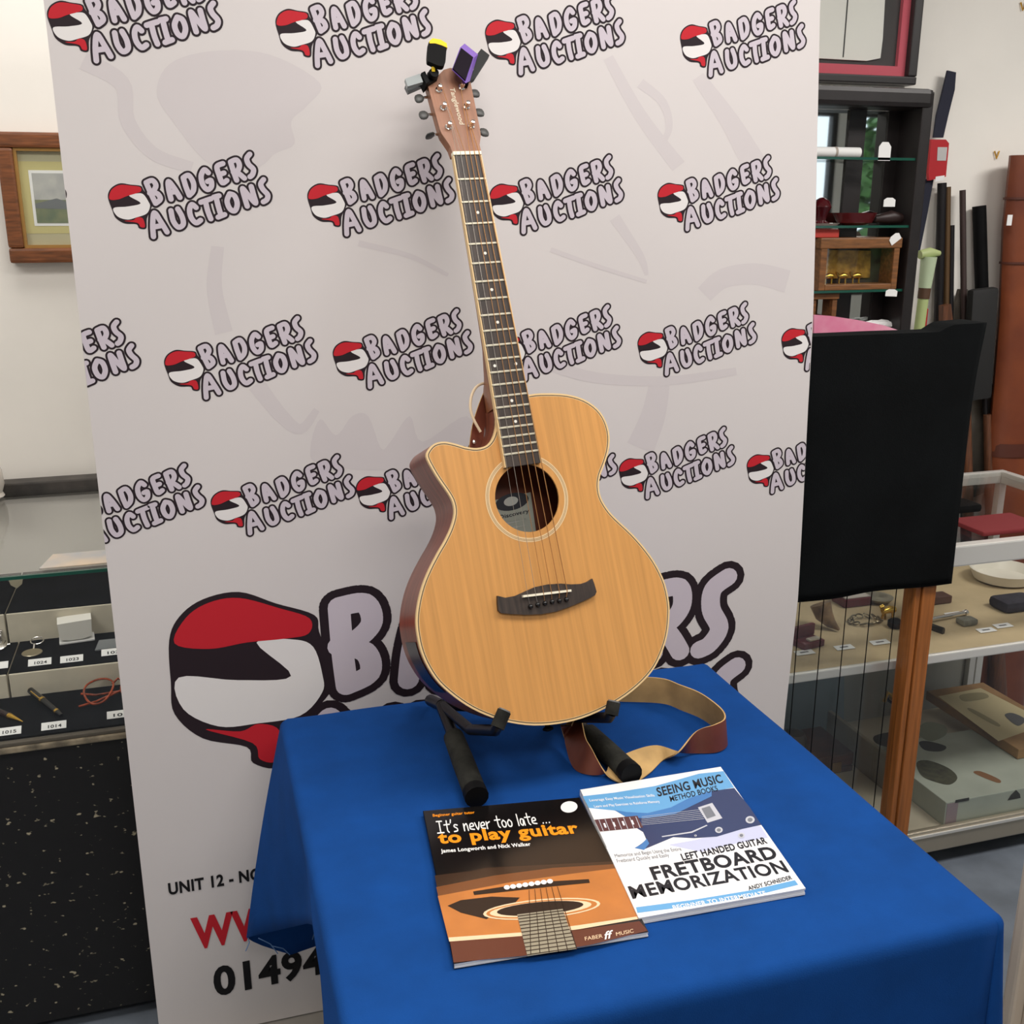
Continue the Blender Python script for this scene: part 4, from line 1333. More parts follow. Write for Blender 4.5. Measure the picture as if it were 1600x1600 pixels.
# stepped risers, each a cream-fronted board with a black felt top
seam = aty(12, 1060, 2.103).x
seam2 = aty(8, 965, 2.272).x
def riser(x0, x1, y0, y1, z0, z1, lbl):
    t = thing('display_riser', lbl, 'riser', ((x0+x1)/2, (y0+y1)/2, z0))
    MB().bbox((x0, y0, z0), (x1, y0+0.012, z1-0.0015), 0.002).build('cream_front', m_cream, t)
    MB().box((x0, y0+0.012, z0), (x1, y1, z1-0.004)).build('core_board', m_cream, t)
    MB().box((x0, y0+0.003, z1-0.004), (x1, y1, z1)).build('felt_top', m_felt, t)
MB().box((CX0+0.02, CY0+0.022, 0.622), (CX1-0.02, 2.1025, 0.630)).build('felt_floor', m_felt, case)
riser(seam+0.002, CX1-0.03, 2.103, 2.2715, 0.622, 0.680, 'low cream step with black felt top, under the keyring')
riser(CX0+0.03, seam-0.002, 2.103, 2.2715, 0.622, 0.680, 'low cream step at the far left, under the wristwatch')
riser(seam2+0.002, CX1-0.03, 2.272, 2.545, 0.622, 0.745, 'tall cream step with black felt top behind the white box')
riser(CX0+0.03, seam2-0.002, 2.272, 2.545, 0.622, 0.745, 'tall cream step at the far left, behind the wristwatch')
# lot labels
def lot(txt, px, py, h, lbl, w=0.043, d=0.017):
    c_ = atz(px, py, h)
    mb = MB()
    mb.cur = 0
    k_ = math.radians(20)
    hh = d*math.sin(math.radians(35))
    P = [c_+Vector((-w/2, 0, 0.0008)), c_+Vector((w/2, 0, 0.0008)), c_+Vector((w/2, d*0.8, hh)), c_+Vector((-w/2, d*0.8, hh))]
    nrm = (P[1]-P[0]).cross(P[3]-P[0]).normalized()
    mb.prism(P, nrm*-0.0006)
    mb.cur = 1
    if txt:
        a = P[0]+(P[1]-P[0])*0.27+(P[3]-P[0])*0.18+nrm*0.0004
        put_text(mb, txt, a, a+(P[1]-P[0])*0.54, a+(P[3]-P[0])*0.42, 0.02)
    one(mb, 'lot_label', [m_paper, m_ink], lbl, 'label', 'lot number labels in the left case')
lot('1024', 62, 1040, 0.6805, 'white lot label reading 1024 in front of the keyring')
lot('1023', 112, 1035, 0.6805, 'white lot label reading 1023 in front of the white box')
lot('102', 176, 1024, 0.6805, 'white lot label in front of the clear plastic bag')
lot('', -6, 1046, 0.6805, 'white lot label cut off by the frame, in front of the wristwatch')
lot('1014', 84, 1140, 0.6305, 'white lot label reading 1014 below the black fountain pen')
lot('1015', 13, 1149, 0.6305, 'white lot label reading 1015 below the gold-tipped pen')
lot('101', 186, 1122, 0.6305, 'white lot label below the tortoiseshell glasses')
# keyring with medallion
kc = atz(50, 1019, 0.6825)
kr = thing('keyring', 'silver medallion on a split key ring', 'keyring', (kc.x, kc.y, 0.680))
MB().lathe([(0.001, 0), (0.019, 0), (0.020, 0.0012), (0.019, 0.0024), (0.017, 0.0020), (0.001, 0.0020)], 28, Matrix.Translation((kc.x, kc.y, 0.6803))).build('medallion', M('old_silver', (176, 166, 140), 0.35, 0.85, bump=0.2, bscale=150), kr, True)
rc = atz(58, 1001, 0.690)
ring = [rc+Vector((0.0125*math.cos(t), 0.0125*math.sin(t), 0.003*math.sin(t))) for t in [2*math.pi*q/24 for q in range(25)]]
MB().tube(ring, 0.0014, 8, False).build('split_ring', m_chrome, kr, True)
MB().tube([kc+Vector((0.001, 0.018, 0)), rc+Vector((-0.004, -0.013, -0.002))], 0.0018, 8).build('link', m_chrome, kr, True)
# white gift box
bc = atz(119, 1004, 0.6805)
wbx = thing('gift_box', 'small white cardboard gift box on the black felt step', 'box', (bc.x, bc.y+0.02, 0.680))
rz = Matrix.Translation((bc.x, bc.y+0.022, 0.680)) @ Matrix.Rotation(math.radians(6), 4, 'Z') @ Matrix.Scale(1.15, 4)
MB().bbox((-0.030, -0.021, 0.0002), (0.030, 0.021, 0.004), 0.001, rz).build('box_base', m_paper, wbx)
lm = MB()
prof = [(-0.030, 0.040), (0.028, 0.042), (0.026, 0.010), (0.010, 0.0065), (-0.010, 0.0065), (-0.028, 0.010)]
lm.prism([rz @ Vector((x, -0.020, z)) for x, z in prof], rz.to_3x3() @ Vector((0, 0.038, 0)))
lm.build('box_lid', M('white_card', (236, 234, 226), 0.6), wbx)
# clear bag
g_ = atz(172, 1010, 0.681)
mb = MB()
mb.prism([g_+Vector((-0.028, -0.018, 0)), g_+Vector((0.030, -0.014, 0)), g_+Vector((0.026, 0.024, 0.004)), g_+Vector((-0.022, 0.022, 0.005))], (0, 0, 0.003))
bag = one(mb, 'plastic_bag', M('clear_bag', (120, 124, 126), 0.15, spec=0.8), 'small clear plastic bag on the felt step beside the banner', 'bag')
# wristwatch at the left edge
wc = atz(-4, 1012, 0.6805)
wt = thing('wristwatch', 'silver bracelet wristwatch cut off by the left frame edge', 'watch', (wc.x, wc.y, 0.680))
MB().lathe([(0.001, 0.0), (0.018, 0.0), (0.020, 0.003), (0.020, 0.007), (0.017, 0.009), (0.001, 0.009)], 24, Matrix.Translation((wc.x, wc.y, 0.6803)) @ Matrix.Rotation(math.radians(15), 4, 'X')).build('watch_case', m_chrome, wt, True)
for k_ in range(9):
    a = math.radians(20+k_*18)
    MB().bbox((wc.x-0.009, wc.y+0.026+0.016*math.cos(a)-0.004, 0.685+0.022*math.sin(a)), (wc.x+0.009, wc.y+0.026+0.016*math.cos(a)+0.004, 0.689+0.022*math.sin(a)), 0.001).build('bracelet_link', m_chrome, wt)
MB().tube([(wc.x+0.019, wc.y, 0.685), (wc.x+0.025, wc.y, 0.685)], 0.003, 10).build('crown', m_chrome, wt)
# pens
def pen_(name, lbl, p0, p1, r_, mats, segs):
    d_ = (p1-p0)
    t = thing(name, lbl, 'pen', (p0.x, p0.y, 0.630))
    for (s0, s1, r0, r1, m_, nm) in segs:
        MB().tube([p0+d_*s0, p0+d_*s1], [r_*r0, r_*r1], 14).build(nm, m_, t, True)
    return t
m_pen = M('pen_black', (22, 20, 20), 0.2)
pen_('fountain_pen', 'black fountain pen with gold bands on the felt', atz(46, 1078, 0.6455)+Vector((0, 0, 0.001)), atz(96, 1118, 0.637), 0.0066, None,
     [(0, 0.04, 0.5, 0.95, m_gold, 'cap_jewel'), (0.04, 0.40, 0.95, 1.0, m_pen, 'cap'), (0.40, 0.45, 1.04, 1.04, m_gold, 'cap_band'), (0.45, 0.84, 0.92, 0.85, m_pen, 'barrel'), (0.84, 0.88, 0.9, 0.86, m_gold, 'barrel_band'), (0.88, 1.0, 0.8, 0.55, m_pen, 'barrel_end')])
fp0, fp1 = atz(48, 1080, 0.652), atz(64, 1093, 0.650)
MB().tube([fp0, fp1], 0.0012, 8).build('pocket_clip', m_gold, [x for x in bpy.data.objects if x.name == 'fountain_pen'][0], True)
pen_('ballpoint_pen', 'dark pen with a gold tip at the left frame edge', atz(-40, 1096, 0.637), atz(36, 1128, 0.634), 0.0062, None,
     [(0, 0.72, 1, 1, M('pen_brown', (40, 22, 20), 0.25), 'barrel'), (0.72, 0.75, 1.05, 1.05, m_gold, 'band'), (0.75, 1.0, 0.98, 0.2, m_gold, 'tip')])
# glasses
m_tort = M('tortoiseshell', (140, 58, 26), 0.2, var=0.35, scale=60)
gc = atz(155, 1095, 0.640)
gs = thing('spectacles', 'folded tortoiseshell reading glasses on the felt', 'glasses', (gc.x, gc.y, 0.630))
def rimpts(pts, h):
    return catmull([atz(x, y, h) for x, y in pts], 5, True)
rim = [(131, 1082), (136, 1070), (152, 1062), (168, 1061), (177, 1067), (174, 1080), (164, 1094), (150, 1100), (138, 1096)]
rp_ = rimpts(rim, 0.650)
MB().tube(rp_+[rp_[0]], 0.0021, 8, False).build('lens_rim', m_tort, gs, True)
rim2 = [(x+58, y-6) for x, y in rim]
rp2 = rimpts(rim2, 0.650)
MB().tube(rp2+[rp2[0]], 0.0021, 8, False).build('lens_rim', m_tort, gs, True)
MB().tube([atz(176, 1068, 0.650), atz(184, 1060, 0.653), atz(192, 1064, 0.650)], 0.0022, 8).build('bridge_piece', m_tort, gs, True)
MB().tube([atz(126, 1084, 0.648), atz(150, 1086, 0.641), atz(200, 1078, 0.636)], 0.0022, 8).build('temple', m_tort, gs, True)
MB().tube([atz(200, 1074, 0.648), atz(150, 1096, 0.640), atz(123, 1104, 0.6345)], 0.0022, 8).build('temple', m_tort, gs, True)
# white ornament standing on the case at the left edge
vc = atz(-14, 772, 0.9435)
vb = MB()
vb.lathe([(0.030, 0), (0.034, 0.004), (0.030, 0.012), (0.036, 0.03), (0.034, 0.06), (0.024, 0.085), (0.016, 0.098), (0.018, 0.104), (0.014, 0.104)], 24, Matrix.Translation((vc.x, CY1-0.09, 0.9435)))
one(vb, 'ornament', M('white_china', (222, 216, 206), 0.25), 'white curved china ornament on the case at the left frame edge', 'ornament', smooth=True)
# flat plate in mottled grey-blue and tan, lying on the glass
cc = atz(115, 880, 0.9436)
mb = MB()
mb.prism([cc+Vector((-0.055, -0.02, 0)), cc+Vector((0.075, -0.02, 0)), cc+Vector((0.075, 0.06, 0)), cc+Vector((-0.04, 0.06, 0))], (0, 0, 0.002))
one(mb, 'mottled_plate', M('mottled_grey_tan', (150, 160, 170), 0.3, rgb2=(214, 190, 160), scale=9), 'flat mottled grey-blue and tan plate lying on the glass case top', 'card')

# ================================================================== RIGHT: GLASS COUNTER
KX0, KX1, KY0, KY1 = 0.98, 2.23, 1.86, 2.43
KT = aty(1500, 852, KY0).z
ct = thing('glass_counter', 'aluminium-framed glass shop counter with beige shelf on the right', 'display case', ((KX0+KX1)/2, (KY0+KY1)/2, 0))
rb = aty(1500, 884, KY0).z
MB().bbox((KX0, KY0-0.006, rb), (KX1, KY0+0.022, KT), 0.004).build('top_front_rail', m_alu, ct)
MB().bbox((KX0, KY1-0.022, rb+0.014), (KX1, KY1, KT), 0.004).build('top_back_rail', m_alu, ct)
MB().bbox((KX1-0.024, KY0+0.022, rb+0.014), (KX1, KY1-0.022, KT), 0.004).build('top_side_rail', m_alu, ct)
MB().bbox((KX0, KY0+0.022, rb+0.014), (KX0+0.024, KY1-0.022, KT), 0.004).build('top_side_rail', m_alu, ct)
MB().box((KX0+0.024, KY0+0.0225, KT-0.007), (KX1-0.024, KY1-0.0225, KT-0.001)).build('top_glass', m_glass, ct)
SH = aty(1500, 1018, KY0).z
MB().box((KX0+0.022, KY0+0.008, SH-0.016), (KX1-0.022, KY1-0.022, SH-0.001)).build('shelf_board', M('beige_shelf', (186, 166, 130), 0.7, var=0.05, scale=10), ct)
MB().bbox((KX0+0.022, KY0-0.003, SH-0.020), (KX1-0.022, KY0+0.008, SH+0.002), 0.003).build('shelf_edge_trim', m_alu, ct)
BZ = aty(1550, 1282, KY0).z
MB().box((KX0, KY0+0.010, 0.05), (KX1, KY1, BZ)).build('base_board', M('counter_base', (196, 186, 164), 0.7), ct)
MB().bbox((KX0, KY0-0.006, 0.045), (KX1, KY0+0.010, BZ+0.010), 0.004).build('bottom_front_rail', M('dull_aluminium', (186, 176, 158), 0.4, 0.7), ct)
MB().bbox((KX0, KY0-0.010, BZ-0.006), (KX1, KY0-0.006, BZ+0.002), 0.001).build('door_track', m_alu, ct)
MB().box((KX0+0.05, KY0+0.06, 0.0), (KX1-0.05, KY1-0.05, 0.05)).build('plinth', m_black, ct)
for (x, y) in ((KX0, KY0), (KX1-0.022, KY0), (KX0, KY1-0.022), (KX1-0.022, KY1-0.022)):
    MB().box((x, y+0.001, BZ), (x+0.022, y+0.021, rb+0.014)).build('corner_post', m_alu, ct)
pmx = aty(1515, 1040, KY1-0.03).x
MB().box((pmx, KY1-0.030, BZ), (pmx+0.02, KY1-0.012, SH-0.016)).build('back_post', m_alu, ct)
MB().box((KX0+0.022, KY1-0.010, BZ), (KX1-0.022, KY1-0.006, SH-0.016)).build('back_panel', M('grey_back', (150, 150, 142), 0.6), ct)
MB().box((KX0+0.022, KY1-0.010, SH), (KX1-0.022, KY1-0.006, rb+0.012)).build('back_pane', m_glass, ct)
MB().box((KX0+0.022, KY0+0.002, SH+0.003), (KX1-0.022, KY0+0.006, rb-0.001)).build('front_pane', m_glass, ct)
MB().box((KX0+0.022, KY0+0.002, BZ+0.012), (KX1-0.022, KY0+0.006, SH-0.021)).build('front_pane', m_glass, ct)

# ---- things on the counter shelf
def onshelf(x, y):
    return atz(x, y, SH)
# red ring box with a silver ring band
p = onshelf(1262, 1008)
rb_ = thing('ring_box', 'dark red jewellery box with a silver strip on the beige shelf', 'box', (p.x, p.y, SH))
rz = Matrix.Translation((p.x, p.y, SH)) @ Matrix.Rotation(math.radians(12), 4, 'Z')
m_mar = M('maroon_leatherette', (92, 18, 24), 0.45)
MB().bbox((-0.032, -0.022, 0), (0.032, 0.022, 0.016), 0.003, rz).build('box_base', m_mar, rb_)
MB().bbox((-0.032, 0.012, 0.0165), (0.032, 0.022, 0.045), 0.003, rz).build('box_lid', m_mar, rb_)
MB().bbox((-0.012, -0.018, 0.0163), (0.022, -0.004, 0.022), 0.002, rz).build('silver_strip', M('pale_silver', (214, 206, 190), 0.35, 0.5), rb_)
p = onshelf(1232, 1004)
mb = MB().bbox((p.x-0.02, p.y-0.02, SH), (p.x+0.02, p.y+0.02, SH+0.018), 0.003)
one(mb, 'ring_box', m_mar, 'dark red flat case half hidden by the banner edge', 'box')
p = onshelf(1330, 942)
jb = thing('ring_box', 'open maroon jewellery case further back on the shelf', 'box', (p.x, p.y, SH))
MB().bbox((p.x-0.04, p.y-0.03, SH), (p.x+0.04, p.y+0.03, SH+0.022), 0.003).build('box_base', m_mar, jb)
MB().bbox((p.x-0.036, p.y-0.026, SH+0.0225), (p.x+0.036, p.y+0.026, SH+0.026), 0.002).build('satin_pad', M('satin_pad', (196, 186, 176), 0.4), jb)
MB().bbox((p.x-0.04, p.y+0.030, SH+0.012), (p.x+0.04, p.y+0.038, SH+0.062), 0.003).build('box_lid', m_mar, jb)
# horn / shell ornament
p = onshelf(1300, 985)
pts = [p+Vector((-0.018, 0.03, 0.06)), p+Vector((-0.012, 0.02, 0.034)), p+Vector((0.0, 0.006, 0.016)), p+Vector((0.010, -0.014, 0.006))]
mb = MB().tube(pts, [0.026, 0.022, 0.013, 0.003], 14)
one(mb, 'horn_ornament', M('horn', (150, 118, 76), 0.4, rgb2=(86, 62, 42), scale=40), 'mottled horn ornament with a pale tip on the shelf', 'ornament', smooth=True)
# chain bracelet
p = onshelf(1352, 972)
br = thing('chain_bracelet', 'heavy silver chain bracelet with lot label on the beige shelf', 'bracelet', (p.x, p.y, SH))
for k_ in range(12):
    a = 2*math.pi*k_/12
    c_ = Vector((p.x+0.040*math.cos(a), p.y+0.026*math.sin(a), SH+0.006))
    pr_ = [c_+Vector((0.009*math.cos(t)*math.cos(a+1.2)-0.005*math.sin(t)*math.sin(a+1.2), 0.009*math.cos(t)*math.sin(a+1.2)+0.005*math.sin(t)*math.cos(a+1.2), 0.004*math.sin(t+k_))) for t in [2*math.pi*q/10 for q in range(11)]]
    MB().tube(pr_, 0.0018, 6, False).build('chain_link', M('tarnished_silver', (128, 118, 96), 0.35, 0.9), br, True)
# gold animal figure on a dish
p = onshelf(1388, 966)
gf = thing('gold_figure', 'small shiny gold animal figure on the shelf', 'figurine', (p.x, p.y, SH))
MB().tube([p+Vector((-0.020, 0, 0.020)), p+Vector((0.0, 0, 0.024)), p+Vector((0.016, 0, 0.022))], [0.007, 0.010, 0.008], 12).build('body', m_gold, gf, True)
for dx in (-0.016, -0.012, 0.010, 0.014):
    MB().tube([p+Vector((dx, 0.004 if dx in (-0.016, 0.014) else -0.004, 0.0)), p+Vector((dx, 0, 0.018))], 0.003, 8).build('leg', m_gold, gf, True)
MB().tube([p+Vector((-0.018, 0, 0.022)), p+Vector((-0.024, -0.002, 0.036)), p+Vector((-0.030, -0.003, 0.034))], [0.006, 0.006, 0.003], 10).build('head', m_gold, gf, True)
p = onshelf(1372, 940)
mb = MB().lathe([(0.012, 0), (0.03, 0.004), (0.038, 0.014), (0.036, 0.014), (0.026, 0.006), (0.004, 0.004)], 22, Matrix.Translation((p.x, p.y, SH)))
one(mb, 'silver_dish', M('dull_silver', (172, 166, 150), 0.3, 0.8), 'small shallow silver dish behind the gold figure', 'dish', smooth=True)
p = onshelf(1340, 925)
mb = MB()
mb.tube([p+Vector((-0.05, -0.006, 0.012)), p+Vector((0, 0, 0.016)), p+Vector((0.05, 0.012, 0.012))], [0.006, 0.012, 0.004], 10)
one(mb, 'carved_figure', M('carved_bone', (150, 134, 100), 0.6, rgb2=(70, 58, 44), scale=70), 'long carved bone piece beside the open maroon case', 'ornament', smooth=True)
p = onshelf(1398, 980)
mb = MB()
for k_ in range(1):
    mb.lathe([(0.014, 0), (0.018, 0.004), (0.018, 0.016), (0.010, 0.022), (0.002, 0.022)], 16, Matrix.Translation((p.x, p.y, SH)))
one(mb, 'black_trinket', m_black, 'small round black trinket beside the wooden post', 'ornament', smooth=True)
# silver cigar tube rod
a, b = onshelf(1456, 972)+Vector((0, 0, 0.008)), onshelf(1508, 962)+Vector((0, 0, 0.008))
rd = thing('silver_rod', 'silver telescopic rod with flanged end right of the wooden post', 'rod', ((a.x+b.x)/2, (a.y+b.y)/2, SH))
a2 = a-(b-a)*0.3
MB().tube([a2, b], 0.0055, 12).build('shaft', m_chrome, rd, True)
MB().tube([b-(b-a)*0.03, b+(b-a)*0.03], 0.0082, 14).build('end_flange', m_chrome, rd, True)
# stapler / clasp knife
a, b = onshelf(1450, 978), onshelf(1474, 990)
mb = MB().tube([a+Vector((-0.02, 0.02, 0.006)), b+Vector((0, 0, 0.006))], 0.006, 8, True, 1.6)
one(mb, 'pocket_knife', M('gunmetal', (70, 64, 56), 0.3, 0.8), 'dark metal pocket knife beside the wooden post', 'knife')
# white dish / collar
p = onshelf(1560, 912)
wd = MB()
wd.lathe([(0.05, 0), (0.075, 0.006), (0.088, 0.034), (0.084, 0.034), (0.072, 0.010), (0.004, 0.006)], 32, Matrix.Translation((p.x+0.03, p.y+0.02, SH)))
one(wd, 'white_bowl', M('white_ceramic', (226, 220, 206), 0.3), 'round white bowl at the back of the beige shelf', 'bowl', smooth=True)
p = onshelf(1582, 950)
mb = MB().bbox((p.x-0.05, p.y-0.035, SH), (p.x+0.06, p.y+0.035, SH+0.03), 0.014)
one(mb, 'velvet_pouch', M('dark_velvet', (44, 40, 48), 0.95, var=0.2, scale=30), 'dark velvet pouch near the right frame edge on the shelf', 'pouch', smooth=True)
p = onshelf(1510, 975)
mb = MB().bbox((p.x-0.022, p.y-0.016, SH), (p.x+0.022, p.y+0.016, SH+0.016), 0.006)
one(mb, 'grey_stone', M('grey_stone', (112, 110, 98), 0.6, var=0.2, scale=50), 'small grey-green stone box in front of the dark pouch', 'box', smooth=True)
p = onshelf(1464, 940)
mb = MB()
mb.bbox((p.x-0.03, p.y-0.02, SH), (p.x+0.03, p.y+0.02, SH+0.02), 0.003)
one(mb, 'brown_box', M('brown_leather_box', (84, 54, 42), 0.5), 'small brown box behind the silver rod', 'box')
p = onshelf(1462, 928)
mb = MB().prism([(p.x-0.03, p.y-0.02, SH+0.0225), (p.x+0.036, p.y-0.02, SH+0.0225), (p.x+0.03, p.y+0.026, SH+0.04), (p.x-0.02, p.y+0.026, SH+0.045)], (0, 0, 0.002))
for k_, (x, y, lb_) in enumerate(((1256, 1020, 'white paper tag in front of the dark red jewellery box'), (1318, 1012, 'white paper tag in front of the horn ornament'), (1374, 1004, 'white paper tag below the chain bracelet'), (1490, 960, 'white paper tag with print under the silver rod'), (1540, 985, 'white paper tag in front of the grey stone box'), (1566, 978, 'white paper tag at the front right of the beige shelf'))):
    c_ = onshelf(x, y)
    mb = MB()
    mb.cur = 0
    mb.prism([c_+Vector((-0.024, -0.012, 0.0006)), c_+Vector((0.024, -0.012, 0.0006)), c_+Vector((0.026, 0.012, 0.0006)), c_+Vector((-0.020, 0.012, 0.0006))], (0, 0, 0.0008))
    mb.cur = 1
    mb.poly([c_+Vector((x, y, 0.0017)) for x, y in ((-0.010, -0.003), (0.012, -0.003), (0.012, 0.003), (-0.010, 0.003))])
    one(mb, 'paper_tag', [m_paper, M('grey_ink', (110, 110, 112), 0.6)], lb_, 'label', 'paper tags on the counter shelf')
# ---- things in the bottom of the counter
def onbase(x, y):
    return atz(x, y, BZ)
# model kit box
K0 = onbase(1470, 1288)
kh = aty(1471, 1252, K0.y).z
kit = thing('model_kit_box', 'pale grey-green model kit box with printed vehicles in the counter bottom', 'box', (K0.x+0.22, K0.y+0.13, BZ))
kx1, ky1 = K0.x+0.44, K0.y+0.29
KY_0 = KY0+0.014
m_kit = M('kit_box_card', (176, 182, 168), 0.55, var=0.05, scale=8)
MB().bbox((K0.x, KY_0, BZ), (kx1, ky1, kh), 0.002).build('box_lid', m_kit, kit)
MB().box((K0.x+0.004, KY_0-0.0008, BZ+0.002), (K0.x+0.006+0.03, KY_0-0.0002, kh-0.004)).build('side_print', M('kit_print_mauve', (160, 142, 146), 0.5), kit)
def decal(px_pts, z, name, m_, parent):
    MB().poly([atz(v.x, v.y, z) for v in catmull([(x, y, 0) for x, y in px_pts], 1 if name in ('cream_label',) else 4, True)]).build(name, m_, parent)
m_k1, m_k2, m_k3 = M('kit_print_olive', (88, 88, 66), 0.5, rgb2=(60, 58, 48), scale=60), M('kit_print_dark', (52, 50, 46), 0.5), M('kit_print_rust', (134, 92, 56), 0.5)
decal([(1432, 1192), (1450, 1188), (1482, 1200), (1496, 1215), (1484, 1226), (1462, 1222), (1440, 1212)], kh+0.0004, 'printed_vehicle', m_k1, kit)
decal([(1436, 1160), (1450, 1158), (1478, 1166), (1470, 1174), (1445, 1172)], kh+0.0004, 'printed_vehicle', m_k2, kit)
decal([(1522, 1208), (1532, 1205), (1562, 1218), (1558, 1223)], kh+0.0004, 'printed_plane', m_k3, kit)
decal([(1434, 1140), (1448, 1128), (1476, 1134), (1478, 1148), (1456, 1158), (1440, 1152)], kh+0.0004, 'printed_vehicle', M('kit_print_sage', (128, 132, 112), 0.5), kit)
fx = aty(1585, 1243, KY_0)
MB().poly([(fx.x-0.02, KY_0-0.0006, fx.z-0.010), (fx.x+0.02, KY_0-0.0006, fx.z-0.010), (fx.x+0.016, KY_0-0.0006, fx.z+0.002), (fx.x+0.002, KY_0-0.0006, fx.z+0.016), (fx.x-0.012, KY_0-0.0006, fx.z+0.004)]).build('printed_vehicle', m_k2, kit)
f2 = aty(1494, 1255, KY_0)
MB().box((f2.x-0.004, KY_0-0.0014, f2.z+0.002), (f2.x+0.036, KY_0-0.0009, f2.z+0.010)).build('printed_title', m_k2, kit)
# brown carton lying on the kit box
h_b = kh+0.0015
Q = [atz(1452, 1092, h_b), atz(1592, 1186, h_b)]
bxw = 0.34
car = thing('cardboard_carton', 'brown cardboard carton with a cream printed label on the kit box', 'carton', (Q[1].x+bxw/2, (Q[0].y+Q[1].y)/2, h_b))
m_card = M('brown_card', (158, 122, 80), 0.75, var=0.06, scale=20)
bx0, by0, by1 = Q[1].x, Q[1].y, min(Q[0].y, KY1-0.06)
bz1 = h_b+0.028
MB().bbox((bx0-0.005, by0, h_b), (KX1-0.03, by1, bz1), 0.002).build('carton_body', m_card, car)
decal([(1466, 1088), (1532, 1075), (1640, 1130), (1560, 1158)], bz1+0.0004, 'cream_label', M('cream_label', (206, 192, 150), 0.7), car)
decal([(1500, 1086), (1534, 1082), (1544, 1090), (1508, 1096)], bz1+0.0010, 'label_print', M('label_print_olive', (158, 148, 112), 0.7), car)
decal([(1570, 1118), (1582, 1114), (1602, 1124), (1590, 1134)], bz1+0.0010, 'label_picture', M('label_print_slate', (92, 92, 94), 0.7), car)
decal([(1520, 1108), (1560, 1130), (1556, 1134), (1514, 1110)], bz1+0.0010, 'label_print', M('label_print_olive', (158, 148, 112), 0.7), car)
# second kit box to the left, behind the glazed panel
a_ = onbase(1392, 1230)
lb_ = thing('model_kit_box', 'grey model kit box behind the wired glass panel', 'box', (1.50, 2.05, BZ))
zt_ = BZ+0.10
Tq = [atz(1312, 1130, zt_), atz(1400, 1186, zt_)]
kx = min(K0.x-0.006, 1.655)
MB().bbox((Tq[1].x-0.012, Tq[1].y-0.03, BZ), (kx, 2.33, zt_), 0.003).build('box_lid', M('kit_box_grey', (158, 150, 130), 0.6, var=0.06, scale=9), lb_)
decal([(1366, 1150), (1396, 1144), (1404, 1156), (1396, 1168), (1370, 1162)], zt_+0.0004, 'printed_vehicle', m_k2, lb_)
# yellow toy on it
p = atz(1382, 1082, zt_+0.004)
p = Vector((p.x, min(p.y, 2.30), zt_))
yt2 = thing('toy_digger', 'small yellow and black toy behind the wired glass panel', 'toy', (p.x, p.y, zt_))
m_yel = M('toy_yellow', (206, 158, 44), 0.4)
MB().bbox((p.x-0.030, p.y-0.018, zt_+0.012), (p.x+0.026, p.y+0.018, zt_+0.034), 0.005).build('body', m_yel, yt2)
MB().bbox((p.x-0.004, p.y-0.014, zt_+0.034), (p.x+0.024, p.y+0.014, zt_+0.054), 0.004).build('cab', m_yel, yt2)
for dx in (-0.02, 0.016):
    MB().tube([(p.x+dx, p.y-0.022, zt_+0.0105), (p.x+dx, p.y+0.022, zt_+0.0105)], 0.0102, 14).build('wheel_pair', m_black, yt2)
MB().tube([(p.x-0.03, p.y, zt_+0.03), (p.x-0.048, p.y, zt_+0.046), (p.x-0.058, p.y, zt_+0.018)], 0.005, 8).build('arm', m_yel, yt2)
# wooden chest with brass catch, and blue-grey folder behind
p = onbase(1300, 1210)
wc_ = thing('wooden_chest', 'dark wooden chest with a brass catch behind the wired glass', 'chest', (p.x, p.y, BZ))
m_wal = M('walnut', (84, 48, 34), 0.4, var=0.2, scale=8, stretch=(2, 2, 20))
wy = p.y
wx1 = Tq[1].x-0.03
cz = aty(1310, 1185, wy).z
MB().bbox((1.02, wy, BZ), (wx1, wy+0.16, cz-0.028), 0.003).build('chest_body', m_wal, wc_)
MB().bbox((1.02, wy, cz-0.026), (wx1, wy+0.16, cz+0.01), 0.004).build('chest_lid', m_wal, wc_)
q_ = aty(1310, 1163, wy)
MB().bbox((q_.x-0.014, wy-0.004, cz-0.040), (q_.x+0.014, wy-0.0003, cz-0.010), 0.002).build('brass_catch', m_brass, wc_)
MB().prism([(1.02, wy+0.17, BZ), (1.30, wy+0.17, BZ), (1.30, wy+0.20, BZ+0.19), (1.02, wy+0.20, BZ+0.19)], (0, 0.006, 0))
mb = MB().prism([(1.03, 2.36, BZ), (wx1+0.10, 2.36, BZ), (wx1+0.10, 2.395, BZ+0.26), (1.03, 2.395, BZ+0.26)], (0, 0.008, 0))
one(mb, 'blue_grey_board', M('blue_grey_board', (112, 128, 138), 0.6), 'blue-grey flat board standing at the back of the counter bottom', 'board')
p = aty(1245, 1150, wy+0.06)
mb = MB().lathe([(0.030, 0), (0.034, 0.006), (0.033, 0.03), (0.026, 0.045), (0.010, 0.052), (0.002, 0.053)], 20, Matrix.Translation((min(p.x, wx1-0.12), wy+0.07, cz+0.0105)))
one(mb, 'round_tin', M('dark_tin', (74, 58, 46), 0.4, 0.4), 'round dark tin on the wooden chest beside the banner', 'tin', smooth=True)
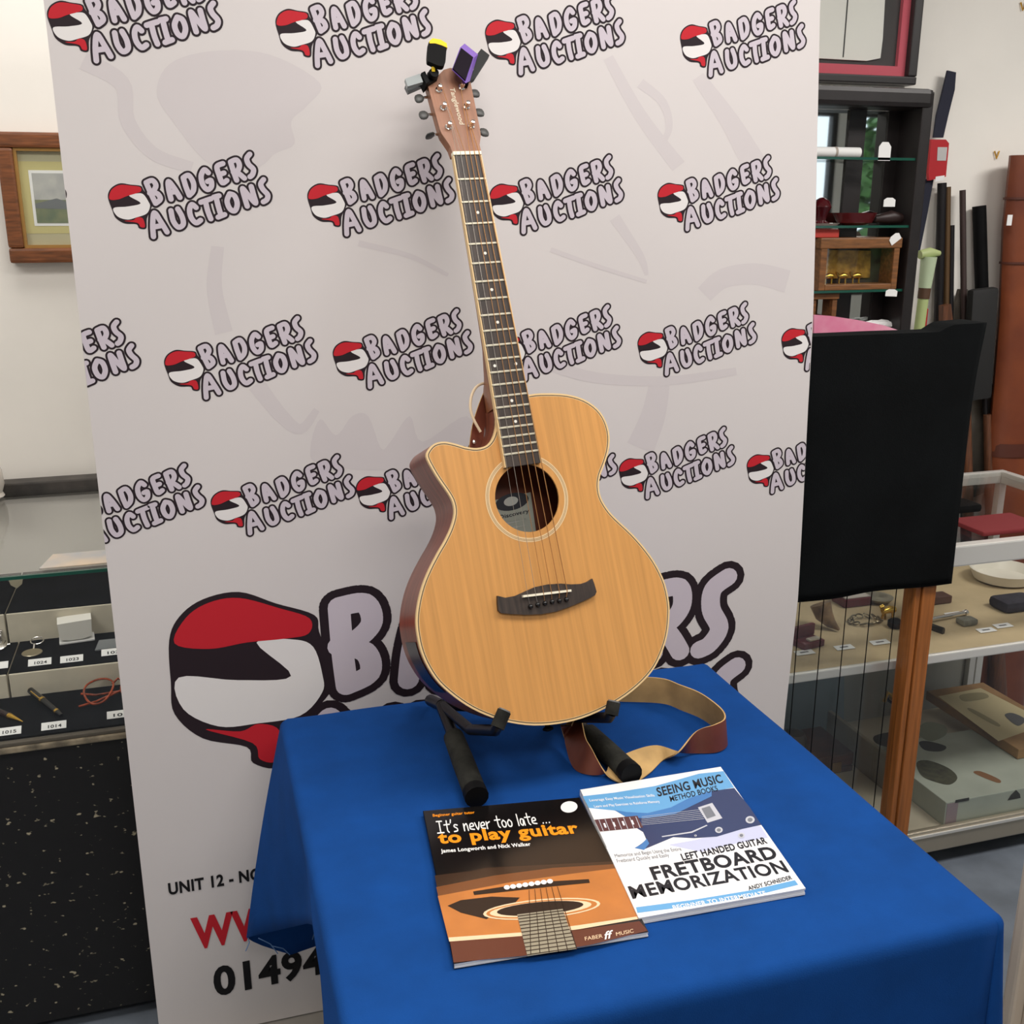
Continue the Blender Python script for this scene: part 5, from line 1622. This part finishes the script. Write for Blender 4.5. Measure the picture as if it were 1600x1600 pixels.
# ---- things under the top glass, on the upper rear: red cloth tray and black case lying on the glass top
p = atz(1560, 832, KT)
mb = MB().bbox((p.x-0.06, p.y-0.02, KT+0.0002), (min(p.x+0.12, KX1), p.y+0.10, KT+0.012), 0.004)
one(mb, 'red_tray', M('red_velvet_tray', (112, 28, 32), 0.8), 'flat red velvet tray on the counter top beside the black cloth', 'tray')
p = atz(1500, 800, KT)
mb = MB().bbox((p.x-0.10, p.y-0.02, KT+0.0002), (p.x+0.05, p.y+0.05, KT+0.022), 0.010)
one(mb, 'black_case', m_black, 'small flat black case on the counter top beside the black cloth', 'case', smooth=True)

# ================================================================== WOODEN GLAZED PANEL + BLACK CLOTH
GY0, GY1 = 1.795, 1.835
m_pine = M('orange_pine', (156, 94, 44), 0.42, var=0.12, scale=5, stretch=(30, 30, 1.5))
gp = thing('glazed_wooden_screen', 'orange-brown wooden framed glass screen with vertical wires, under the black cloth', 'screen', (1.2, GY0, 0))
sx1 = aty(1462, 915, GY0).x
sx0 = aty(1441, 915, GY0).x
sx_ = aty(1432, 915, GY0).x
PT = aty(1400, 520, GY0).z-0.006
MB().bbox((sx0+0.001, GY0-0.004, 0), (sx1, GY1, PT), 0.002).build('outer_stile', m_pine, gp)
MB().bbox((sx_, GY0, 0), (sx0-0.001, GY1, PT), 0.002).build('inner_stile', m_pine, gp)
lx0 = 0.90
MB().bbox((lx0, GY0, 0), (lx0+0.035, GY1, PT), 0.002).build('outer_stile', m_pine, gp)
MB().bbox((lx0+0.036, GY0+0.004, 0.001), (sx_-0.001, GY1, 0.06), 0.002).build('bottom_rail', m_pine, gp)
MB().bbox((lx0+0.036, GY0+0.004, PT-0.05), (sx_-0.001, GY1, PT), 0.002).build('top_rail', m_pine, gp)
MB().box((lx0+0.036, GY0+0.018, 0.061), (sx_-0.001, GY0+0.022, PT-0.051)).build('pane', m_glass, gp)
wx = [aty(x, 930, GY0+0.014).x for x in (1213, 1250, 1287, 1323, 1361, 1399)]
for x in wx:
    MB().tube([(x, GY0+0.012, 0.061), (x, GY0+0.012, PT-0.051)], 0.0012, 6).build('wire', m_black, gp)
m_blk = M('black_velvet', (13, 15, 16), 0.97, var=0.25, scale=6, bump=0.2, bscale=400, spec=0.1)
bcx0, bcx1 = 0.96, aty(1526, 560, GY0-0.01).x
bb0 = aty(1478, 912, GY0-0.012).z
NXc, NZc = 40, 30
def topz(x):
    pts = [(0.9, 0), (aty(1268, 530, GY0).x, aty(1268, 527, GY0-0.01).z), (aty(1400, 527, GY0).x, aty(1400, 527, GY0-0.01).z), (aty(1450, 522, GY0).x, aty(1450, 522, GY0-0.01).z), (aty(1485, 508, GY0).x, aty(1485, 506, GY0-0.01).z), (bcx1, aty(1524, 503, GY0-0.01).z)]
    pts[0] = (0.9, pts[1][1])
    for i in range(len(pts)-1):
        if pts[i][0] <= x <= pts[i+1][0]:
            t = (x-pts[i][0])/(pts[i+1][0]-pts[i][0])
            return pts[i][1]+(pts[i+1][1]-pts[i][1])*smooth01(t)
    return pts[-1][1]
bcm = MB()
rows_ = []
for j in range(NZc+1):
    v = j/NZc
    row = []
    for i in range(NXc+1):
        u = i/NXc
        x = bcx0+(bcx1-bcx0)*u
        zt = max(topz(x), PT+0.006)
        z = zt+(bb0+0.0015*math.sin(u*13)-zt)*v
        # one broad diagonal fold falling from the right shoulder
        f = math.exp(-((u-0.97+0.45*v)/0.10)**2)*0.016*(1-v*0.6)
        y = GY0-0.0085-f-0.004*math.sin(u*11+v*3)*v-0.004
        row.append(Vector((x, y, z)))
    rows_.append(row)
back = [[Vector((p.x, GY1+0.004+0.002*math.sin(p.x*30), p.z - d)) for p in rows_[0]] for d in (0.0, 0.08, 0.18)]
allr = list(reversed(back)) + rows_
nn2 = NXc+1
bcm.add([p for rw in allr for p in rw], [(i*nn2+j, i*nn2+j+1, (i+1)*nn2+j+1, (i+1)*nn2+j) for i in range(len(allr)-1) for j in range(NXc)])
oc_ = one(bcm, 'black_cloth', m_blk, 'black velvet cloth hanging over the wooden glass screen', 'cloth', smooth=True)
sd_ = oc_.modifiers.new('thickness', 'SOLIDIFY')
sd_.thickness = 0.0015

# ================================================================== MIRROR CABINET ON THE COUNTER
MY0, MY1 = 2.325, 2.425
mx1 = aty(1461, 145, MY0).x
mx0 = mx1-0.62
mzt = aty(1440, 138, MY0).z
mzb = KT+0.0005
cab = thing('mirror_cabinet', 'black framed open cabinet with mirrored back standing on the glass counter', 'cabinet', ((mx0+mx1)/2, (MY0+MY1)/2, mzb))
fwid = mx1-aty(1444, 145, MY0).x
m_cab = M('cabinet_black', (30, 25, 25), 0.4, var=0.15, scale=20)
MB().bbox((mx1-fwid, MY0, mzb), (mx1, MY1, mzt-0.006), 0.004).build('side_panel', m_cab, cab)
MB().bbox((mx0, MY0, mzb), (mx0+fwid, MY1, mzt-0.006), 0.004).build('side_panel', m_cab, cab)
MB().bbox((mx0+0.004, MY0-0.006, mzt-0.045), (mx1-0.004, MY1, mzt), 0.012).build('top_panel', m_cab, cab)
MB().bbox((mx0+fwid, MY0, mzb), (mx1-fwid, MY1, mzb+0.03), 0.004).build('bottom_panel', m_cab, cab)
MB().box((mx0+fwid, MY1-0.010, mzb+0.03), (mx1-fwid, MY1-0.006, mzt-0.045)).build('mirror_back', m_mirror, cab)
mvx = aty(1394, 250, MY1-0.02).x
MB().box((mvx-0.018, MY1-0.016, mzb+0.03), (mvx+0.018, MY1-0.0105, mzt-0.045)).build('centre_bar', m_cab, cab)
mvx2 = aty(1337, 250, MY1-0.02).x
MB().box((mvx2-0.024, MY1-0.016, mzb+0.03), (mvx2+0.024, MY1-0.0105, mzt-0.045)).build('centre_bar', m_cab, cab)
zA = aty(1320, 247, MY0+0.06).z
zB = aty(1340, 352, MY0+0.04).z
zC = aty(1340, 452, MY0+0.03).z
zD = aty(1340, 520, MY0+0.03).z
for z_ in (zA, zB, zC, zD):
    gsf = MB().box((mx0+fwid, MY0+0.012, z_-0.006), (mx1-fwid, MY1-0.018, z_)).build('glass_shelf', m_glass, cab)
    MB().box((mx0+fwid, MY0+0.008, z_-0.006), (mx1-fwid, MY0+0.0118, z_)).build('shelf_edge', m_glassedge, gsf)
# on shelf A : white scroll, swing tag
def oncab(x, y, Y):
    return aty(x, y, Y)
a, b = oncab(1262, 234, MY0+0.06), oncab(1337, 234, MY0+0.06)
sc = thing('paper_scroll', 'rolled white paper tied with ribbon on the cabinet glass shelf', 'scroll', ((a.x+b.x)/2, MY0+0.06, zA))
MB().tube([(a.x, MY0+0.045, zA+0.0125), (b.x, MY0+0.045, zA+0.0125)], 0.012, 18).build('roll', m_paper, sc, True)
rbx = oncab(1299, 234, MY0+0.06).x
MB().tube([(rbx-0.003, MY0+0.045, zA+0.0125), (rbx+0.003, MY0+0.045, zA+0.0125)], 0.0128, 18).build('ribbon', M('ribbon_grey', (170, 160, 150), 0.6), sc, True)
def swing_tag(x0, y0, x1, y1, Y, lbl, rot=0.0, col=m_paper):
    c_ = oncab((x0+x1)/2, (y0+y1)/2, Y)
    w = (oncab(x1, y0, Y)-oncab(x0, y0, Y)).length/2
    h = (oncab(x0, y0, Y)-oncab(x0, y1, Y)).length/2
    mt = Matrix.Translation(c_) @ Matrix.Rotation(rot, 4, 'Y')
    mb = MB()
    mb.prism([mt @ Vector(q) for q in ((-w, 0, -h), (w, 0, -h), (w, 0, h*0.5), (w*0.5, 0, h), (-w*0.5, 0, h), (-w, 0, h*0.5))], (0, 0.0008, 0))
    return c_, one(mb, 'price_tag', col, lbl, 'tag', 'tags in the mirror cabinet')
swing_tag(1373, 222, 1392, 251, MY0+0.008, 'white price tag hanging from the upper glass shelf of the mirror cabinet')
swing_tag(1381, 309, 1399, 323, MY0+0.008, 'white price tag on the front of the middle cabinet shelf')
swing_tag(1390, 366, 1407, 379, MY0+0.006, 'white tilted tag above the wooden glazed case', -0.6)
swing_tag(1384, 452, 1402, 463, MY0+0.006, 'white tag with red edge below the wooden glazed case', 0.05)
# on shelf B : dark red bowl, black ornament, red box below
p = oncab(1330, 340, MY0+0.06)
mb = MB().lathe([(0.014, 0), (0.028, 0.006), (0.036, 0.03), (0.034, 0.03), (0.024, 0.010), (0.004, 0.008)], 26, Matrix.Translation((p.x, MY0+0.045, zB)) @ Matrix.Diagonal((1.7, 1, 1, 1)))
one(mb, 'red_bowl', M('dark_red_lacquer', (84, 24, 26), 0.25), 'dark red lacquer bowl on the middle cabinet shelf', 'bowl', smooth=True)
p = oncab(1385, 340, MY0+0.06)
mb = MB().tube([(p.x-0.045, MY0+0.045, zB+0.016), (p.x, MY0+0.042, zB+0.02), (p.x+0.05, MY0+0.045, zB+0.014)], [0.008, 0.016, 0.010], 12)
one(mb, 'dark_purse', M('dark_brown_leather', (46, 30, 28), 0.5), 'dark brown rolled purse on the middle cabinet shelf', 'purse', smooth=True)
p = oncab(1278, 330, MY0+0.06)
mb = MB().lathe([(0.022, 0), (0.024, 0.004), (0.012, 0.012), (0.016, 0.028), (0.024, 0.044), (0.018, 0.058), (0.006, 0.066), (0.002, 0.067)], 20, Matrix.Translation((p.x, MY0+0.045, zB)))
one(mb, 'red_vase', M('dark_red_glass', (70, 14, 20), 0.15), 'small dark red vase beside the banner edge in the cabinet', 'vase', smooth=True)
# wooden glazed case with gold ornament
wyf = MY0+0.010
c0, c1 = oncab(1270, 446, wyf), oncab(1411, 374, wyf)
wz1 = oncab(1340, 374, wyf).z
wcs = thing('wooden_display_box', 'brown wooden box with glass front holding gold animals in the cabinet', 'display box', ((c0.x+c1.x)/2, wyf+0.04, zC))
m_oak = M('old_oak', (120, 78, 42), 0.5, var=0.2, scale=6, stretch=(3, 20, 20))
ix0, ix1 = oncab(1292, 410, wyf).x, oncab(1396, 410, wyf).x
iz0, iz1 = zC+0.014, wz1-0.022
bx_l = mx0+fwid+0.16
MB().bbox((ix0-0.018, wyf, zC), (ix0, wyf+0.062, wz1), 0.002).build('side_board', m_oak, wcs)
MB().bbox((ix1, wyf, zC), (ix1+0.016, wyf+0.062, wz1), 0.002).build('side_board', m_oak, wcs)
MB().bbox((ix0+0.0002, wyf, zC), (ix1-0.0002, wyf+0.062, iz0), 0.002).build('base_board', m_oak, wcs)
MB().bbox((ix0-0.022, wyf-0.002, iz1), (ix1+0.020, wyf+0.062, wz1+0.004), 0.003).build('top_board', m_oak, wcs)
MB().box((ix0, wyf+0.054, iz0), (ix1, wyf+0.061, iz1)).build('back_board', M('dark_lining', (52, 40, 34), 0.7), wcs)
MB().box((ix0+0.0005, wyf+0.004, iz0), (ix1-0.0005, wyf+0.006, iz1)).build('pane', m_glass, wcs)
MB().prism([(ix0+0.02, wyf+0.053, iz0+0.012), (ix1-0.03, wyf+0.053, iz0+0.012), (ix1-0.035, wyf+0.053, iz1-0.008), (ix0+0.012, wyf+0.053, iz1-0.004)], (0, -0.004, 0)).build('gold_scene', M('gold_scene', (190, 146, 60), 0.35, 0.5, rgb2=(96, 66, 30), scale=45), wcs)
for k_ in range(3):
    gx = ix0+0.028+0.04*k_
    mbx = MB().tube([(gx-0.012, wyf+0.030, iz0+0.018), (gx, wyf+0.030, iz0+0.020), (gx+0.012, wyf+0.030, iz0+0.019)], [0.005, 0.008, 0.006], 10)
    for dx in (-0.009, 0.009):
        mbx.tube([(gx+dx, wyf+0.030, iz0), (gx+dx, wyf+0.030, iz0+0.016)], 0.0022, 6)
    mbx.tube([(gx-0.012, wyf+0.030, iz0+0.020), (gx-0.020, wyf+0.028, iz0+0.028)], [0.004, 0.003], 8)
    mbx.build('gold_animal', m_gold, wcs, True)
# small red box and dish on top of it
p = oncab(1286, 365, wyf+0.04)
mb = MB().bbox((p.x-0.045, wyf+0.012, wz1+0.0045), (p.x+0.028, wyf+0.055, wz1+0.024), 0.002)
one(mb, 'red_card_box', M('red_card_box', (186, 60, 50), 0.5), 'flat red card box on top of the wooden glazed box', 'box')
p = oncab(1284, 346, wyf+0.04)
mb = MB().lathe([(0.014, 0), (0.02, 0.003), (0.030, 0.014), (0.028, 0.014), (0.017, 0.006), (0.003, 0.005)], 22, Matrix.Translation((p.x, wyf+0.034, wz1+0.0245)) @ Matrix.Diagonal((1.5, 1, 1, 1)))
one(mb, 'glass_dish', M('pale_glass_dish', (176, 176, 172), 0.12, spec=0.8), 'pale glass dish on the red card box', 'dish', smooth=True)
# lower shelf : wooden stand, crumpled tissue, pink plate
p = oncab(1285, 478, MY0+0.05)
ws = thing('wooden_stand', 'small brown wooden stand behind the banner edge in the cabinet', 'stand', (p.x, MY0+0.07, zD))
MB().bbox((p.x-0.05, MY0+0.02, zC-0.022), (p.x+0.028, MY0+0.075, zC-0.007), 0.002).build('stand_top', m_oak, ws)
MB().bbox((p.x+0.012, MY0+0.025, zD), (p.x+0.026, MY0+0.070, zC-0.0225), 0.002).build('stand_leg', m_oak, ws)
MB().bbox((p.x-0.048, MY0+0.025, zD), (p.x-0.034, MY0+0.070, zC-0.0225), 0.002).build('stand_leg', m_oak, ws)
MB().bbox((p.x-0.0335, MY0+0.03, zD+0.012), (p.x+0.0115, MY0+0.065, zD+0.022), 0.002).build('stand_rail', m_oak, ws)
a = oncab(1300, 512, MY0-0.05)
def crumple(cx, cy, cz_, rx_, ry_, rz_):
    bm = bmesh.new()
    bmesh.ops.create_icosphere(bm, subdivisions=3, radius=1.0)
    for v in bm.verts:
        k2 = 0.8+0.3*random.random()
        v.co = Vector((cx+v.co.x*rx_*k2, cy+v.co.y*ry_*k2, max(cz_, cz_+rz_*0.8+v.co.z*rz_*k2)))
    mb = MB()
    mb.addbm(bm)
    return mb
p = oncab(1365, 503, MY0+0.06)
one(crumple(p.x+0.02, MY0+0.055, zD, 0.062, 0.020, 0.016), 'crumpled_tissue', m_paper, 'crumpled white tissue paper on the lowest cabinet shelf in view', 'tissue')
pk = MB()
c_ = oncab(1330, 517, MY0-0.06)
pz_ = c_.z
pts = [(-0.085, 0.0), (-0.04, -0.016), (0.03, -0.018), (0.10, -0.010), (0.118, 0.0), (0.10, 0.010), (0.02, 0.026), (-0.06, 0.038), (-0.09, 0.03)]
pin = [oncab(x, y, MY0-0.012) for x, y in ((1272, 522), (1300, 526), (1330, 525), (1350, 522), (1375, 525), (1404, 522), (1407, 517), (1380, 508), (1340, 500), (1300, 494), (1272, 492))]
pk.prism(pin, (0, 0.010, 0))
pk.v = [Vector((v.x, v.y, v.z)) for v in pk.v]
pf = one(pk, 'pink_fan', M('pink_plastic', (226, 120, 158), 0.35, rgb2=(236, 170, 190), scale=14), 'pink flat plastic fan shape leaning at the cabinet bottom above the black cloth', 'fan')

# ================================================================== LARGE FRAMED SHIRT
FY = WY-0.03
fr1 = aty(1437, 20, FY).x
fb = aty(1350, 131, FY).z
sh = thing('framed_shirt', 'white shirt framed in black with a pink inner mount above the cabinet', 'picture', (fr1-0.4, WY-0.01, fb))
fl = fr1-0.80
ft = CH-0.02
wv = fr1-aty(1420, 60, FY).x
m_ebony = M('black_frame', (34, 30, 30), 0.45)
MB().bbox((fl, WY-0.045, fb), (fr1, WY-0.002, fb+wv*0.8), 0.004).build('frame_bar', m_ebony, sh)
MB().bbox((fl, WY-0.045, ft-wv), (fr1, WY-0.002, ft), 0.004).build('frame_bar', m_ebony, sh)
MB().bbox((fl, WY-0.045, fb+wv*0.8), (fl+wv, WY-0.002, ft-wv), 0.004).build('frame_bar', m_ebony, sh)
MB().bbox((fr1-wv, WY-0.045, fb+wv*0.8), (fr1, WY-0.002, ft-wv), 0.004).build('frame_bar', m_ebony, sh)
m_pinkm = M('pink_mount', (214, 92, 108), 0.75)
pw = aty(1421, 60, FY).x-aty(1409, 60, FY).x
i0x, i1x, i0z, i1z = fl+wv, fr1-wv, fb+wv*0.8, ft-wv
for (a, b) in (((i0x, i0z), (i1x, i0z+pw*1.1)), ((i0x, i1z-pw), (i1x, i1z)), ((i0x, i0z+pw*1.1), (i0x+pw, i1z-pw)), ((i1x-pw, i0z+pw*1.1), (i1x, i1z-pw))):
    MB().box((a[0], WY-0.026, a[1]), (b[0], WY-0.014, b[1])).build('pink_mount', m_pinkm, sh)
MB().box((i0x, WY-0.013, i0z), (i1x, WY-0.008, i1z)).build('dark_backing', M('dark_mount', (70, 66, 66), 0.8), sh)
sx0, sx1_ = i0x+0.10, aty(1382, 60, FY).x
sz0 = aty(1350, 90, FY).z
shm = MB()
sp = [(sx0, sz0), (sx0+0.2, sz0-0.004), (sx1_-0.04, sz0-0.006), (sx1_, sz0+0.002), (sx1_+0.002, sz0+0.05), (sx1_-0.004, sz0+0.2), (sx1_-0.004, i1z-0.03), (sx0, i1z-0.03)]
shm.prism([(x, WY-0.014, z) for x, z in sp], (0, -0.006, 0))
shm.build('shirt', M('white_shirt_cotton', (246, 243, 236), 0.8, bump=0.4, bscale=25), sh)
shx = aty(1323, 60, FY).x
MB().box((shx-0.0015, WY-0.0212, sz0), (shx+0.0015, WY-0.0203, i1z-0.03)).build('shirt_seam', m_ink, sh)
MB().box((i0x, WY-0.033, i0z), (i1x, WY-0.031, i1z)).build('glazing', m_glass, sh)

# ================================================================== THINGS LEANING ON THE WALL BEHIND THE COUNTER
WL = WY-0.03
def wl(x, y, d=0.0):
    return aty(x, y, WL-d)
def leaning(x0, y0, x1, y1, foot=0.03):
    """top and bottom of a long thing that leans on the wall and stands on the floor behind the counter"""
    a = wl(x0, y0)
    b = wl(x1, y1, 0.02)
    k_ = (0.012-a.z)/(b.z-a.z)
    return a, a+(b-a)*k_
# navy belt strap with red packet
bl = thing('luggage_strap', 'navy blue woven strap hanging on the wall behind the red packet', 'strap', tuple(wl(1455, 330)-Vector((0, 0, 0.2))))
q = [wl(x, y) for x, y in ((1481, 110), (1494, 113), (1492, 140), (1482, 180), (1474, 215), (1459, 215), (1464, 180), (1474, 140))]
MB().prism(q, (0, 0.006, 0)).build('upper_strap', M('navy_webbing', (26, 28, 46), 0.8, bump=0.2), bl)
q = [wl(x, y) for x, y in ((1446, 280), (1459, 280), (1450, 330), (1436, 400), (1430, 395), (1438, 330))]
MB().prism(q, (0, 0.006, 0)).build('lower_strap', M('navy_webbing', (26, 28, 46), 0.8, bump=0.2), bl)
pkx = thing('red_packet', 'red hanging packet with a white sticker on the wall', 'packet', tuple(wl(1467, 282, 0.02)))
q = [wl(x, y, 0.012) for x, y in ((1455, 218), (1478, 218), (1483, 224), (1478, 276), (1452, 282), (1451, 270))]
MB().prism(q, (0, 0.010, 0)).build('packet_card', m_red, pkx)
q = [wl(x, y, 0.0125) for x, y in ((1465, 230), (1480, 230), (1478, 251), (1464, 251))]
MB().prism(q, (0, -0.0006, 0)).build('sticker', M('sticker_grey', (190, 188, 186), 0.6), pkx)
q = [wl(x, y, 0.0125) for x, y in ((1462, 276), (1476, 274), (1474, 282), (1461, 284))]
MB().prism(q, (0, -0.0006, 0)).build('white_tab', m_paper, pkx)
# rifles
m_gun = M('gun_steel', (40, 38, 40), 0.35, 0.6)
m_stock = M('gun_stock_wood', (92, 56, 36), 0.45, var=0.2, scale=8, stretch=(30, 30, 2))
def rifle(lbl, top, bot, r_, sil=None, stock=m_stock, barrel=m_gun, wood_from=0.38):
    a, b = leaning(*top, *bot)
    d_ = b-a
    t = thing('rifle', lbl, 'rifle', tuple(b), 'rifles leaning on the wall')
    MB().tube([a, a+d_*wood_from], r_, 12).build('barrel', barrel, t, True)
    if sil:
        MB().tube([a, a+d_*sil[0]], sil[1], 16).build('silencer', m_black, t, True)
        MB().tube([a+d_*sil[0], a+d_*(sil[0]+0.02)], [sil[1], r_], 16).build('silencer_taper', m_black, t, True)
    MB().tube([a+d_*wood_from+Vector((0, -0.008, 0)), a+d_*0.6+Vector((0, -0.010, 0))], [0.012, 0.017], 12).build('fore_stock', stock, t, True)
    MB().tube([a+d_*0.58, a+d_*0.72], 0.016, 12).build('receiver', m_gun, t, True)
    MB().tube([a+d_*0.70+Vector((0, -0.006, 0)), a+d_*0.80+Vector((0, -0.02, 0)), a+d_*0.99+Vector((0, -0.012, 0))], [0.015, 0.020, 0.032], 12).build('butt_stock', stock, t, True)
    MB().tube([a+d_*0.70+Vector((0, -0.02, 0)), a+d_*0.735+Vector((0, -0.042, 0)), a+d_*0.77+Vector((0, -0.022, 0))], 0.003, 8).build('trigger_guard', m_gun, t, True)
    return t
rifle('dark double-barrelled rifle below the red packet', (1472, 286), (1466, 500), 0.0125)
rifle('rifle with brown barrel second from the red packet', (1481, 292), (1478, 500), 0.0085, barrel=M('bronze_barrel', (98, 74, 48), 0.4, 0.4))
rifle('short dark rifle standing third from the red packet', (1487, 352), (1485, 500), 0.008)
rifle('slim brown-barrelled rifle standing alone in the middle of the wall', (1504, 297), (1506, 500), 0.0085, barrel=M('brown_barrel', (70, 56, 54), 0.45, 0.4))
rifle('air rifle with a thick black silencer beside the brown gun case', (1530, 322), (1536, 520), 0.008, sil=(0.19, 0.0185))
# scoped body of the silencer rifle
p0, p1 = wl(1540, 460, 0.03), wl(1548, 640, 0.05)
mb = MB().bbox((-0.045, -0.015, -0.32), (0.045, 0.015, 0.0), 0.012, Matrix.Translation(wl(1536, 450, 0.055)) @ Matrix.Rotation(math.radians(-4), 4, 'Y'))
one(mb, 'gun_slip', M('dark_gun_slip', (28, 28, 28), 0.7), 'dark padded gun slip leaning below the silencer rifle', 'gun case', smooth=True)
# grey board behind
q = [wl(x, y, 0.005) for x, y in ((1470, 560), (1500, 452), (1512, 452), (1543, 520), (1562, 720), (1560, 760), (1470, 800))]
mb = MB().prism(q, (0, 0.012, 0))
one(mb, 'grey_gun_bag', M('grey_canvas', (84, 78, 70), 0.8, var=0.15, scale=20), 'grey-brown canvas bag leaning on the wall behind the black cloth', 'bag')
# pale green cane with red tag
a, b = leaning(1452, 398, 1436, 525)
a = aty(1452, 398, 2.50)
b = aty(1434, 530, 2.50)
b = a+(b-a)*((0.005-a.z)/(b.z-a.z))
cn = thing('walking_cane', 'pale green walking cane with flared handle beside the mirror cabinet', 'cane', tuple(b))
m_grn = M('pale_green', (176, 190, 130), 0.45)
MB().tube([a+(b-a)*0.03, b], 0.0145, 14).build('shaft', m_grn, cn, True)
MB().tube([a+(b-a)*0.004, a+(b-a)*0.062], [0.022, 0.017], 14).build('collar', M('pale_green_light', (186, 202, 168), 0.45), cn, True)
MB().tube([a+(b-a)*0.062, a+(b-a)*0.082], 0.0165, 14).build('brown_band', M('brown_band', (84, 58, 40), 0.5), cn, True)
ha = aty(1437, 398, 2.50)
hb_ = aty(1468, 396, 2.50)
MB().tube([ha, (ha+hb_)/2+Vector((0, 0, 0.004)), hb_], [0.012, 0.014, 0.007], 12).build('handle', m_grn, cn, True)
mb = MB().bbox(tuple(aty(1444, 514, 2.545)), tuple(aty(1451, 482, 2.545)+Vector((0, 0.01, 0))), 0.002)
mb.v = list(mb.v)
one(mb, 'red_tag', m_red, 'narrow red tag hanging beside the green cane', 'tag')
mb = MB().prism([wl(x, y, 0.05) for x, y in ((1474, 478), (1486, 475), (1489, 500), (1474, 505))], (0, 0.02, 0))
one(mb, 'wooden_block', m_stock, 'small brown wooden block between the rifle barrels', 'block')
# brown leather gun case
m_ltr = M('tan_gun_leather', (140, 72, 36), 0.45, rgb2=(98, 44, 26), scale=5, bump=0.3, bscale=30)
gcx0 = wl(1572, 250, 0.05).x
gcz1 = wl(1590, 243, 0.05).z
gcs = thing('leather_gun_case', 'tall brown leather gun case leaning at the right frame edge', 'gun case', (gcx0+0.09, WL-0.05, 0))
gm = MB()
ring_ = []
zz = [(z_, (gcz1-z_)*0.075 + 0.004) for z_ in (0.01, 0.25, 0.62, 0.9, 1.25, 1.5)] + [(gcz1, 0.012)]
for (z_, dx) in zz:
    xx0 = gcx0+dx-0.004*math.sin(z_*9)
    ring_.append([Vector((xx0+0.095+0.095*math.cos(t), WL-0.055+0.042*math.sin(t), z_)) for t in [2*math.pi*k_/18 for k_ in range(18)]])
gm.add([p for rg in ring_ for p in rg], [(i*18+j, i*18+(j+1) % 18, (i+1)*18+(j+1) % 18, (i+1)*18+j) for i in range(len(ring_)-1) for j in range(18)])
gm.add(ring_[0], [tuple(range(18))])
gm.add(ring_[-1], [tuple(range(18))])
gm.build('case_body', m_ltr, gcs, True, weld=0.0001)
def girth(z_, h, name, m_):
    g = MB()
    rr = []
    for k2 in (0, 1):
        rr.append([Vector((gcx0+(gcz1-z_)*0.075+0.004+0.095+0.0990*math.cos(t), WL-0.055+0.0470*math.sin(t), z_+h*k2)) for t in [2*math.pi*k_/18 for k_ in range(18)]])
    g.add(rr[0]+rr[1], [(j, (j+1) % 18, (j+1) % 18+18, j+18) for j in range(18)])
    g.build(name, m_, gcs, True)
girth(wl(1580, 312, 0.05).z, 0.006, 'seam_band', M('dark_leather', (82, 38, 24), 0.5))
girth(wl(1580, 412, 0.05).z, 0.006, 'seam_band', M('dark_leather', (82, 38, 24), 0.5))
girth(wl(1590, 708, 0.05).z, 0.04, 'strap_band', M('dark_leather', (82, 38, 24), 0.5))
pp = wl(1576, 344, 0.10)
MB().box((pp.x-0.008, pp.y-0.004, pp.z-0.014), (pp.x+0.008, pp.y-0.0025, pp.z+0.014)).build('white_sticker', m_paper, gcs)
MB().tube([(gcx0+0.09, WL-0.055, gcz1), (gcx0+0.09, WL-0.055, gcz1+0.012)], 0.02, 12).build('buckle', m_ltr, gcs)
# picture hooks on the wall
for (x, y, lb_) in ((1557, 242, 'small brass picture hook left of the leather gun case'), (1598, 10, 'small brass picture hook at the top right corner')):
    p = aty(x, y, WY-0.004)
    mb = MB()
    mb.tube([p+Vector((-0.008, 0, 0.010)), p+Vector((0, -0.002, -0.010)), p+Vector((0.008, 0, 0.010))], 0.0022, 8)
    one(mb, 'picture_hook', m_brass, lb_, 'hook', 'picture hooks', True)
